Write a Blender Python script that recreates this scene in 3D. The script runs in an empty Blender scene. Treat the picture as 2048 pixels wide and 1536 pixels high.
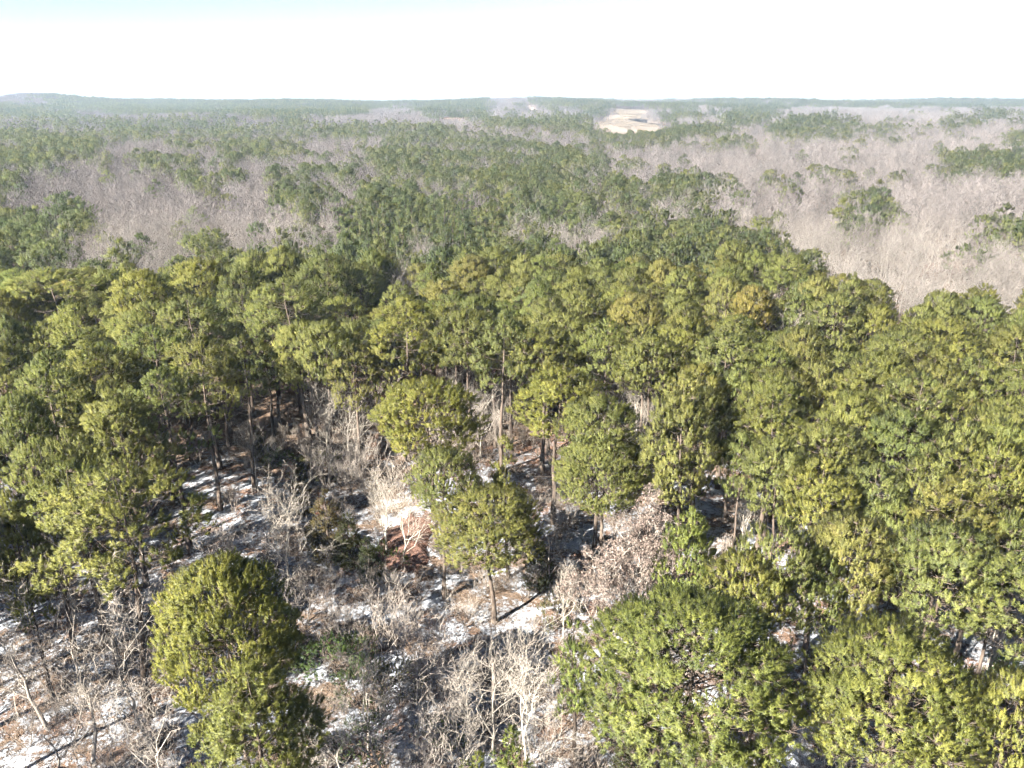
import bpy, math, random
import numpy as np
from mathutils import Vector, Matrix

# ------------------------------------------------------------------ camera, sky, sun, exposure
scene = bpy.context.scene
rad = math.radians
CAM_H = 36.0
F_PX, HZ = 1607.0, 185.0                    # photo focal length in px (2048 wide), horizon row
PITCH = math.atan((768 - HZ) / F_PX)
ROLL = rad(0.30)

cam = bpy.data.cameras.new('camera')
cam.sensor_width = 36.0
cam.lens = 36.0 * F_PX / 2048
cam.clip_start, cam.clip_end = 0.5, 60000
cam_o = bpy.data.objects.new('camera', cam)
scene.collection.objects.link(cam_o)
cam_o.matrix_world = (Matrix.Translation((0, 0, CAM_H)) @ Matrix.Rotation(math.pi / 2 - PITCH, 4, 'X')
                      @ Matrix.Rotation(-ROLL, 4, 'Z'))
scene.camera = cam_o

SUN_EL, SUN_TO = rad(37), rad(45)           # elevation; shadows run this far from +X towards +Y
world = bpy.data.worlds.new('World')
scene.world = world
world.use_nodes = True
wn = world.node_tree.nodes
sky = wn.new('ShaderNodeTexSky')
sky.sky_type = 'NISHITA'
sky.sun_disc = False
sky.sun_elevation = SUN_EL
sky.sun_rotation = math.atan2(-math.cos(SUN_TO), -math.sin(SUN_TO)) % (2 * math.pi)
sky.altitude = 1200
sky.air_density, sky.dust_density, sky.ozone_density = 0.34, 0.03, 0.6
world.node_tree.links.new(sky.outputs[0], wn['Background'].inputs[0])
wn['Background'].inputs[1].default_value = 0.05

sun = bpy.data.lights.new('sun', 'SUN')
sun.energy, sun.angle, sun.color = 5.0, rad(0.53), (1.0, 0.95, 0.84)
sun_o = bpy.data.objects.new('sun', sun)
scene.collection.objects.link(sun_o)
sd = Vector((math.cos(SUN_TO) * math.cos(SUN_EL), math.sin(SUN_TO) * math.cos(SUN_EL), -math.sin(SUN_EL)))
sun_o.rotation_euler = sd.to_track_quat('-Z', 'Y').to_euler()

vs = scene.view_settings
vs.view_transform, vs.look, vs.exposure, vs.gamma = 'Standard', 'None', 3.25, 1.0
vs.use_curve_mapping = False
cy = scene.cycles
cy.use_denoising = True
cy.denoiser = 'OPENIMAGEDENOISE'
cy.max_bounces, cy.diffuse_bounces, cy.glossy_bounces = 5, 3, 1
cy.transmission_bounces, cy.transparent_max_bounces, cy.volume_bounces = 3, 4, 0
cy.use_light_tree = False
cy.use_adaptive_sampling, cy.adaptive_threshold, cy.adaptive_min_samples = True, 0.03, 16
cy.debug_use_spatial_splits = True

rng = np.random.default_rng(7)
random.seed(7)

# ------------------------------------------------------------------ helpers: picture <-> place
cp, sp = math.cos(PITCH), math.sin(PITCH)
cr, sr = math.cos(ROLL), math.sin(ROLL)

def ray(x, y):
    u0, v0 = (x - 1024) / F_PX, (768 - y) / F_PX
    u, v = cr * u0 + sr * v0, -sr * u0 + cr * v0
    return np.array([u, cp + v * sp, -sp + v * cp])

def at(x, y, z):
    d = ray(x, y)
    return np.array([0, 0, CAM_H]) + d * ((z - CAM_H) / d[2])

def proj(p):
    p = np.asarray(p, float)
    X, Y, Z = p[..., 0], p[..., 1], p[..., 2] - CAM_H
    dep = np.maximum(Y * cp - Z * sp, 1e-3)
    u, v = X / dep, (Y * sp + Z * cp) / dep
    u0, v0 = cr * u - sr * v, sr * u + cr * v
    return np.stack([1024 + F_PX * u0, 768 - F_PX * v0, dep], -1)

def inpoly(x, y, poly):
    x, y = np.asarray(x, float), np.asarray(y, float)
    c = np.zeros(x.shape, bool)
    n = len(poly)
    for i in range(n):
        x1, y1 = poly[i]
        x2, y2 = poly[i - 1]
        if y1 == y2:
            continue
        c ^= ((y1 > y) != (y2 > y)) & (x < (x2 - x1) * (y - y1) / (y2 - y1) + x1)
    return c

def sstep(a, b, x):
    t = np.clip((x - a) / (b - a), 0, 1)
    return t * t * (3 - 2 * t)

def ground(x, y):
    x, y = np.asarray(x, float), np.asarray(y, float)
    d = np.sqrt(x * x + y * y)
    z = 0.35 * np.sin(x * 0.11 + 1.3) * np.cos(y * 0.09) + 0.22 * np.sin(x * 0.27 + y * 0.21) + 0.10 * np.sin(x * 0.7 - y * 0.55 + 2)
    z = z * sstep(400, 120, d)
    z = z + sstep(160, 600, d) * (2.2 * np.sin(x * 0.0061 + 0.4) * np.cos(y * 0.0083 + .6) + 1.2 * np.sin(x * 0.017 + y * 0.013))
    z = z + 13.0 * np.exp(-((x + 1000) / 800) ** 2 - ((y - 2000) / 420) ** 2) + 2.5 * np.sin(x * 0.012 + 1) * np.exp(-((y - 2000) / 300) ** 2)
    z = z + 14.0 * np.exp(-((x + 1110) / 85) ** 2 - ((y - 1950) / 110) ** 2)
    z = z + sstep(900, 1500, d) * sstep(2600, 2200, d) * (2.6 * np.sin(x * 0.0042 + 1.0) + 2.0 * np.sin(x * 0.0115 + y * 0.004))
    z = z + 4.0 * np.exp(-((x - 300) / 500) ** 2 - ((y - 2050) / 350) ** 2)
    z = z - 22 * sstep(2300, 3600, d) + 34 * sstep(6000, 11000, d) * (0.72 + 0.28 * np.sin(np.arctan2(x, y) * 9 + 1.0)) - 30 * sstep(13000, 19000, d)
    return z

# ------------------------------------------------------------------ helpers: meshes and materials
def mesh_np(name, V, Fs, mats, mat_idx=None, tint=None, smooth=False, nrm=None):
    """V (n,3); Fs list of (m,k) index arrays."""
    me = bpy.data.meshes.new(name)
    V = np.ascontiguousarray(V, np.float32)
    me.vertices.add(len(V))
    me.vertices.foreach_set('co', V.ravel())
    loops = np.concatenate([f.ravel() for f in Fs]).astype(np.int32)
    sizes = np.concatenate([np.full(len(f), f.shape[1], np.int32) for f in Fs])
    starts = np.concatenate([[0], np.cumsum(sizes)[:-1]]).astype(np.int32)
    me.loops.add(len(loops))
    me.loops.foreach_set('vertex_index', loops)
    me.polygons.add(len(sizes))
    me.polygons.foreach_set('loop_start', starts)
    me.polygons.foreach_set('loop_total', sizes)
    if mat_idx is not None:
        me.polygons.foreach_set('material_index', np.ascontiguousarray(mat_idx, np.int32))
    if smooth:
        me.polygons.foreach_set('use_smooth', np.ones(len(sizes), bool))
    if tint is not None:
        a = me.attributes.new('tint', 'FLOAT', 'POINT')
        a.data.foreach_set('value', np.ascontiguousarray(tint, np.float32))
    if nrm is not None:
        a = me.attributes.new('nrm', 'FLOAT_VECTOR', 'POINT')
        a.data.foreach_set('vector', np.ascontiguousarray(nrm, np.float32).ravel())
    for m in (mats if isinstance(mats, (list, tuple)) else [mats]):
        me.materials.append(m)
    me.update(calc_edges=True)
    return me

def unit(a):
    return a / np.maximum(np.linalg.norm(a, axis=-1, keepdims=True), 1e-9)

def tubes(P, Rr, k=4):
    """P (B,S,3) centre lines, Rr (B,S) radii -> verts, quads"""
    B, S = P.shape[:2]
    ax = unit(P[:, -1] - P[:, 0])
    ref = np.where(np.abs(ax[:, 2:3]) > 0.9, np.array([[1., 0, 0]]), np.array([[0, 0, 1.]]))
    a = unit(np.cross(ax, ref))
    b = np.cross(ax, a)
    th = np.arange(k) * 2 * np.pi / k
    ring = (np.cos(th)[None, :, None] * a[:, None, :] + np.sin(th)[None, :, None] * b[:, None, :])
    V = (P[:, :, None, :] + Rr[:, :, None, None] * ring[:, None, :, :]).reshape(-1, 3)
    base = (np.arange(B) * S * k)[:, None, None] + (np.arange(S - 1) * k)[None, :, None]
    i = np.arange(k)[None, None, :]
    j = (np.arange(k) + 1) % k
    j = j[None, None, :]
    Q = np.stack([base + i, base + j, base + k + j, base + k + i], -1).reshape(-1, 4)
    return V, Q

def blades(P, D, L, W, r):
    """single-triangle blades: P base (n,3), D unit direction, L length, W width"""
    n = len(P)
    side = unit(np.cross(D, r.normal(size=(n, 3)))) * (W * 0.5)[:, None]
    V = np.stack([P - side, P + side, P + D * L[:, None]], 1).reshape(-1, 3)
    return V, np.arange(3 * n).reshape(-1, 3)

def merge(parts):
    """[(V,F,matidx,tint)] -> arrays"""
    Vs, Fs, ms, ts, o = [], [], [], [], 0
    for V, F, m, t in (p[:4] for p in parts):
        Vs.append(V); Fs.append(F + o); ms.append(np.full(len(F), m)); ts.append(np.full(len(V), t) if np.isscalar(t) else t)
        o += len(V)
    return np.concatenate(Vs), Fs, np.concatenate(ms), np.concatenate(ts)

def mat(name):
    m = bpy.data.materials.new(name)
    m.use_nodes = True
    nt = m.node_tree
    nt.nodes.clear()
    return m, nt, nt.nodes, nt.links

def N(nd, t, **kw):
    n = nd.new(t)
    for k, v in kw.items():
        setattr(n, k, v)
    return n

def ramp(nd, stops):
    n = nd.new('ShaderNodeValToRGB')
    e = n.color_ramp.elements
    while len(e) < len(stops):
        e.new(0.5)
    for i, (p, c) in enumerate(stops):
        e[i].position = p
        e[i].color = (*c, 1)
    return n

def leaf_mat(name, stops, trans=0.46, spec=0.25, var=0.45):
    m, nt, nd, lk = mat(name)
    an = N(nd, 'ShaderNodeAttribute', attribute_name='nrm')
    vt = N(nd, 'ShaderNodeVectorTransform', vector_type='NORMAL', convert_from='OBJECT', convert_to='WORLD')
    lk.new(an.outputs['Vector'], vt.inputs[0])
    vn = N(nd, 'ShaderNodeVectorMath', operation='NORMALIZE')
    lk.new(vt.outputs[0], vn.inputs[0])
    oi = N(nd, 'ShaderNodeObjectInfo')
    at_ = N(nd, 'ShaderNodeAttribute', attribute_name='tint')
    rp = ramp(nd, stops)
    lk.new(oi.outputs['Random'], rp.inputs[0])
    mul = N(nd, 'ShaderNodeMix', data_type='RGBA', blend_type='MULTIPLY')
    mul.inputs[0].default_value = 1
    lk.new(rp.outputs[0], mul.inputs[6]); lk.new(oi.outputs['Color'], mul.inputs[7])
    hs = N(nd, 'ShaderNodeHueSaturation')
    mr = N(nd, 'ShaderNodeMapRange')
    mr.inputs[3].default_value, mr.inputs[4].default_value = 1 - var, 1 + var
    lk.new(at_.outputs['Fac'], mr.inputs[0]); lk.new(mr.outputs[0], hs.inputs['Value'])
    mh = N(nd, 'ShaderNodeMapRange')
    mh.inputs[3].default_value, mh.inputs[4].default_value = 0.515, 0.475
    lk.new(at_.outputs['Fac'], mh.inputs[0]); lk.new(mh.outputs[0], hs.inputs['Hue'])
    lk.new(mul.outputs[2], hs.inputs['Color'])
    pb = N(nd, 'ShaderNodeBsdfPrincipled')
    pb.inputs['Roughness'].default_value = 0.5
    pb.inputs['Specular IOR Level'].default_value = spec
    tr = N(nd, 'ShaderNodeBsdfTranslucent')
    mx = N(nd, 'ShaderNodeMixShader')
    mx.inputs[0].default_value = trans
    lk.new(hs.outputs[0], pb.inputs['Base Color']); lk.new(hs.outputs[0], tr.inputs[0])
    lk.new(vn.outputs[0], pb.inputs['Normal'])
    lk.new(pb.outputs[0], mx.inputs[1]); lk.new(tr.outputs[0], mx.inputs[2])
    out = N(nd, 'ShaderNodeOutputMaterial')
    lk.new(mx.outputs[0], out.inputs[0])
    return m

def bark_mat(name, c1, c2, rand=0.25, scale=5.0):
    m, nt, nd, lk = mat(name)
    tc = N(nd, 'ShaderNodeTexCoord')
    mp = N(nd, 'ShaderNodeMapping')
    mp.inputs['Scale'].default_value = (1, 1, 0.25)
    lk.new(tc.outputs['Object'], mp.inputs[0])
    nz = N(nd, 'ShaderNodeTexNoise')
    nz.inputs['Scale'].default_value = scale
    nz.inputs['Detail'].default_value = 5
    lk.new(mp.outputs[0], nz.inputs['Vector'])
    rp = ramp(nd, [(0.3, c1), (0.7, c2)])
    lk.new(nz.outputs[0], rp.inputs[0])
    oi = N(nd, 'ShaderNodeObjectInfo')
    mr = N(nd, 'ShaderNodeMapRange')
    mr.inputs[3].default_value, mr.inputs[4].default_value = 1 - rand, 1 + rand
    lk.new(oi.outputs['Random'], mr.inputs[0])
    hs = N(nd, 'ShaderNodeHueSaturation')
    lk.new(mr.outputs[0], hs.inputs['Value']); lk.new(rp.outputs[0], hs.inputs['Color'])
    mul = N(nd, 'ShaderNodeMix', data_type='RGBA', blend_type='MULTIPLY')
    mul.inputs[0].default_value = 1
    lk.new(hs.outputs[0], mul.inputs[6]); lk.new(oi.outputs['Color'], mul.inputs[7])
    pb = N(nd, 'ShaderNodeBsdfPrincipled')
    pb.inputs['Roughness'].default_value = 0.9
    pb.inputs['Specular IOR Level'].default_value = 0.1
    bp = N(nd, 'ShaderNodeBump')
    bp.inputs['Strength'].default_value = 0.5
    bp.inputs['Distance'].default_value = 0.03
    lk.new(nz.outputs[0], bp.inputs['Height']); lk.new(bp.outputs[0], pb.inputs['Normal'])
    lk.new(mul.outputs[2], pb.inputs['Base Color'])
    out = N(nd, 'ShaderNodeOutputMaterial')
    lk.new(pb.outputs[0], out.inputs[0])
    return m

M = {}
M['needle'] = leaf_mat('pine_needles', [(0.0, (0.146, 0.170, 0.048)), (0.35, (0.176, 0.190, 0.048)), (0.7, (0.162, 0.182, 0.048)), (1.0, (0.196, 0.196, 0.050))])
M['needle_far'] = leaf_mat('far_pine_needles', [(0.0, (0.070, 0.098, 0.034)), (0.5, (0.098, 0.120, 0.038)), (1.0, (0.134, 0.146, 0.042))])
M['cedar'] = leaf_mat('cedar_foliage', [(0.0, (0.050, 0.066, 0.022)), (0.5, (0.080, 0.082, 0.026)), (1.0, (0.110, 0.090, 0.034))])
M['shrub'] = leaf_mat('shrub_leaves', [(0.0, (0.050, 0.085, 0.028)), (0.5, (0.085, 0.100, 0.034)), (1.0, (0.14, 0.13, 0.06))])
M['dead_leaf'] = leaf_mat('dry_leaves', [(0.0, (0.29, 0.232, 0.195)), (1.0, (0.32, 0.262, 0.222))], trans=0.3, spec=0.1)
M['russet'] = leaf_mat('russet_leaves', [(0.0, (0.19, 0.085, 0.046)), (1.0, (0.23, 0.125, 0.075))], trans=0.3, spec=0.1)
M['bark'] = bark_mat('pine_bark', (0.036, 0.027, 0.022), (0.100, 0.079, 0.064))
M['pale'] = bark_mat('pale_bark', (0.18, 0.163, 0.143), (0.33, 0.305, 0.272), 0.3)
M['twig'] = bark_mat('grey_twigs', (0.145, 0.128, 0.114), (0.235, 0.210, 0.190), 0.35)
M['farwood'] = bark_mat('far_bare_wood', (0.064, 0.056, 0.054), (0.116, 0.104, 0.100), 0.5)
M['grovewood'] = bark_mat('far_grove_wood', (0.058, 0.052, 0.052), (0.100, 0.091, 0.090), 0.35)
M['snag'] = bark_mat('weathered_wood', (0.12, 0.098, 0.082), (0.27, 0.23, 0.20), 0.1)
M['brush'] = bark_mat('brush_stems', (0.105, 0.086, 0.072), (0.20, 0.172, 0.148), 0.4)

def obj(name, me, parent=None, loc=None, rotz=0.0, scale=None):
    o = bpy.data.objects.new(name, me)
    scene.collection.objects.link(o)
    if parent is not None:
        o.parent = parent
    if loc is not None:
        o.location = loc
    if rotz:
        o.rotation_euler[2] = rotz
    if scale is not None:
        o.scale = scale
    return o

def tag(o, label, cat, group=None):
    o['label'] = label
    o['category'] = cat
    if group:
        o['group'] = group
    return o

# ------------------------------------------------------------------ ground
def build_ground():
    na, nr = 460, 330
    th = np.linspace(-math.pi, math.pi, na, endpoint=False)
    # finer towards the view
    th = th - 0.55 * np.sin(th)
    r = np.concatenate([[0.0], np.geomspace(3, 30000, nr - 1)])
    R, T = np.meshgrid(r, th, indexing='ij')
    X, Y = R * np.sin(T), R * np.cos(T)
    Z = ground(X, Y)
    V = np.stack([X, Y, Z], -1).reshape(-1, 3)
    i = np.arange(nr - 1)[:, None] * na
    j = np.arange(na)[None, :]
    j2 = (j + 1) % na
    Q = np.stack([i + j, i + na + j, i + na + j2, i + j2], -1).reshape(-1, 4)
    m, nt, nd, lk = mat('forest_floor')
    geo = N(nd, 'ShaderNodeNewGeometry')
    def noise(scale, detail=6, rough=0.6, dist=0.0):
        n = N(nd, 'ShaderNodeTexNoise')
        n.inputs['Scale'].default_value = scale
        n.inputs['Detail'].default_value = detail
        n.inputs['Roughness'].default_value = rough
        n.inputs['Distortion'].default_value = dist
        lk.new(geo.outputs['Position'], n.inputs['Vector'])
        return n
    def math_(op, a, b=None):
        n = N(nd, 'ShaderNodeMath', operation=op)
        for k, v in enumerate((a, b)):
            if v is None:
                continue
            if isinstance(v, (int, float)):
                n.inputs[k].default_value = v
            else:
                lk.new(v, n.inputs[k])
        return n.outputs[0]
    def mrange(v, a, b, c=0.0, d=1.0):
        n = N(nd, 'ShaderNodeMapRange')
        for k, x in zip((1, 2, 3, 4), (a, b, c, d)):
            n.inputs[k].default_value = x
        lk.new(v, n.inputs[0])
        return n.outputs[0]
    def mixc(f, a, b):
        n = N(nd, 'ShaderNodeMix', data_type='RGBA')
        lk.new(f, n.inputs[0]) if not isinstance(f, float) else None
        for k, v in ((6, a), (7, b)):
            if isinstance(v, tuple):
                n.inputs[k].default_value = (*v, 1)
            else:
                lk.new(v, n.inputs[k])
        return n.outputs[2]
    n1, n2, n3, n4 = noise(0.45, 8, 0.68, 0.4), noise(3.5, 6, 0.7), noise(0.10, 5, 0.6), noise(14, 4, 0.7)
    litter = mixc(mrange(n2.outputs[0], 0.35, 0.65), (0.070, 0.050, 0.037), (0.175, 0.125, 0.092))
    straw = mixc(mrange(n4.outputs[0], 0.3, 0.7), (0.11, 0.060, 0.042), (0.215, 0.130, 0.092))
    near = mixc(mrange(n3.outputs[0], 0.47, 0.60), litter, straw)
    sep = N(nd, 'ShaderNodeSeparateXYZ')
    lk.new(geo.outputs['Position'], sep.inputs[0])
    s = math_('ADD', math_('MULTIPLY', n1.outputs[0], 0.62), math_('MULTIPLY', n2.outputs[0], 0.38))
    s = math_('ADD', s, math_('MULTIPLY', math_('SUBTRACT', n3.outputs[0], 0.5), 0.25))
    s = math_('ADD', s, math_('MULTIPLY', math_('SUBTRACT', n4.outputs[0], 0.5), 0.16))
    fade = mrange(sep.outputs[1], 70, 105, 0.0, 0.22)
    s = math_('SUBTRACT', s, fade)
    snow = mrange(s, 0.465, 0.54)
    near = mixc(snow, near, (0.34, 0.36, 0.40))
    # far ground: dry grass, leaf litter, and beyond two kilometres the canopy seen as one tone
    f1, f2 = noise(0.02, 6, 0.6), noise(0.0022, 8, 0.62)
    mid = mixc(mrange(f1.outputs[0], 0.35, 0.65), (0.10, 0.080, 0.066), (0.165, 0.136, 0.115))
    can = mixc(mrange(f2.outputs[0], 0.46, 0.56), (0.115, 0.10, 0.088), (0.05, 0.064, 0.038))
    dist = math_('ADD', sep.outputs[1], 0.0)
    col = mixc(mrange(dist, 105, 160), near, mid)
    col = mixc(mrange(dist, 1900, 2500), col, can)
    pb = N(nd, 'ShaderNodeBsdfPrincipled')
    pb.inputs['Roughness'].default_value = 0.95
    pb.inputs['Specular IOR Level'].default_value = 0.05
    lk.new(col, pb.inputs['Base Color'])
    hgt = math_('ADD', math_('ADD', math_('MULTIPLY', n2.outputs[0], 0.5), math_('MULTIPLY', n4.outputs[0], 0.35)), math_('MULTIPLY', snow, 0.35))
    bp = N(nd, 'ShaderNodeBump')
    bp.inputs['Strength'].default_value = 1.0
    bp.inputs['Distance'].default_value = 0.22
    lk.new(hgt, bp.inputs['Height']); lk.new(bp.outputs[0], pb.inputs['Normal'])
    out = N(nd, 'ShaderNodeOutputMaterial')
    lk.new(pb.outputs[0], out.inputs[0])
    me = mesh_np('ground', V, [Q], m, smooth=True)
    o = obj('ground', me)
    o['kind'] = 'structure'
    o['label'] = 'forest floor with thawing snow patches, leaf litter and pine straw'
build_ground()

def sheet(name, poly, z_off, material, label, n=26):
    """a patch of ground given by its outline in the ground plane, draped a little over the ground"""
    P = np.array(poly)
    c = P.mean(0)
    k = 48
    t = np.linspace(0, len(P), k, endpoint=False)
    idx = t.astype(int)
    f = (t - idx)[:, None]
    edge = P[idx] * (1 - f) + P[(idx + 1) % len(P)] * f
    sr_ = np.random.default_rng(len(name))
    edge = c + (edge - c) * (1 + sr_.normal(size=(k, 1)) * 0.07)
    V, Q = [], []
    rings = 6
    for q in range(rings + 1):
        s = q / rings
        e = c + (edge - c) * s
        V.append(np.column_stack([e, ground(e[:, 0], e[:, 1]) + z_off * (1 - 0.96 * s ** 2)]))
    V = np.concatenate(V)
    i = np.arange(rings)[:, None] * k
    j = np.arange(k)[None, :]
    j2 = (j + 1) % k
    Q = np.stack([i + j, i + k + j, i + k + j2, i + j2], -1).reshape(-1, 4)
    o = obj(name, mesh_np(name, V, [Q], material, smooth=True))
    o['kind'] = 'structure'
    o['label'] = label
    return o

def soil_mat(name, c1, c2, scale, rough=0.6):
    m, nt, nd, lk = mat(name)
    geo = N(nd, 'ShaderNodeNewGeometry')
    nz = N(nd, 'ShaderNodeTexNoise')
    nz.inputs['Scale'].default_value = scale
    nz.inputs['Detail'].default_value = 8
    nz.inputs['Roughness'].default_value = rough
    lk.new(geo.outputs['Position'], nz.inputs['Vector'])
    rp = ramp(nd, [(0.33, c1), (0.67, c2)])
    lk.new(nz.outputs[0], rp.inputs[0])
    pb = N(nd, 'ShaderNodeBsdfPrincipled')
    pb.inputs['Roughness'].default_value = 0.95
    pb.inputs['Specular IOR Level'].default_value = 0.05
    bp = N(nd, 'ShaderNodeBump')
    bp.inputs['Distance'].default_value = 0.8 / scale
    lk.new(nz.outputs[0], bp.inputs['Height']); lk.new(bp.outputs[0], pb.inputs['Normal'])
    lk.new(rp.outputs[0], pb.inputs['Base Color'])
    out = N(nd, 'ShaderNodeOutputMaterial')
    lk.new(pb.outputs[0], out.inputs[0])
    return m

def gp(pts):
    return [tuple(at(x, y, 0)[:2]) for x, y in pts]

FIELD = [(1172, 247), (1200, 241), (1258, 234), (1256, 231), (1206, 228), (1232, 223), (1298, 224), (1296, 243), (1372, 249), (1300, 259), (1262, 258), (1180, 253)]
FIELD2 = [(852, 241), (900, 234), (960, 231), (1002, 228), (1004, 231), (930, 238), (870, 243)]
FIELD3 = [(1492, 291), (1520, 280), (1545, 279), (1540, 288), (1515, 294)]
HOMES = [[(1052, 217), (1080, 217), (1080, 229), (1052, 229)], [(800, 206), (830, 206), (830, 214), (800, 214)], [(305, 196), (368, 196), (368, 204), (305, 204)]]
MARSH = [(1820, 548), (1850, 527), (1905, 522), (1960, 534), (1935, 556), (1870, 566)]
BANK = [(752, 1128), (766, 1066), (800, 1036), (846, 1030), (868, 1052), (852, 1096), (862, 1128), (812, 1146), (778, 1150)]
straw_field = soil_mat('dry_grass_field', (0.100, 0.080, 0.060), (0.140, 0.116, 0.090), 0.02)
sheet('field', gp(FIELD), 0.5, straw_field, 'pale tan mown field in the far bare woods')
sheet('field', gp(FIELD2), 0.5, soil_mat('red_soil_field', (0.125, 0.085, 0.065), (0.165, 0.125, 0.10), 0.02), 'reddish bare field strip left of the tan field')
sheet('field', gp(FIELD3), 0.3, soil_mat('pale_track', (0.145, 0.112, 0.094), (0.185, 0.150, 0.128), 0.05), 'small pinkish clearing at the end of a track')
sheet('marsh', gp(MARSH), 0.15, soil_mat('marsh_grass', (0.075, 0.048, 0.038), (0.18, 0.126, 0.10), 0.35, 0.75), 'reddish brown flattened grass in the bare bottomland')
sheet('clay_bank', gp(BANK), 0.75, soil_mat('red_clay', (0.085, 0.047, 0.036), (0.165, 0.100, 0.079), 2.2, 0.7), 'eroded red clay bank in the middle of the clearing')

# ------------------------------------------------------------------ tree prototypes
def wobble_line(p0, p1, S, amp, r):
    t = np.linspace(0, 1, S)[:, None]
    w = r.normal(size=(S, 3)) * amp
    w[0] = 0
    w[-1] *= 0.3
    w[:, 2] *= 0.3
    return p0 * (1 - t) + p1 * t + np.cumsum(w, 0) * np.sin(np.pi * np.minimum(t * 0.9 + 0.05, 1)) ** 0.5

def crown_r(t, R, shape):
    if shape == 'round':
        return R * np.sqrt(np.clip(1 - ((t - 0.42) / 0.60) ** 2, 0.02, 1))
    if shape == 'cone':
        return R * (1.02 - t) ** 0.72 * np.minimum(1, 0.55 + 2.2 * t)
    if shape == 'tall':
        return R * (1.02 - t ** 1.7) ** 0.7 * np.minimum(1, 0.5 + 1.1 * t)
    return R * (1.01 - t ** 2.8) ** 0.5 * np.minimum(1, 0.66 + 1.3 * t)        # dome

TGRID = np.linspace(0.4, 1.0, 61)
PROF = {k: crown_r(TGRID, 1.0, k) for k in ('round', 'cone', 'tall', 'dome')}

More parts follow.
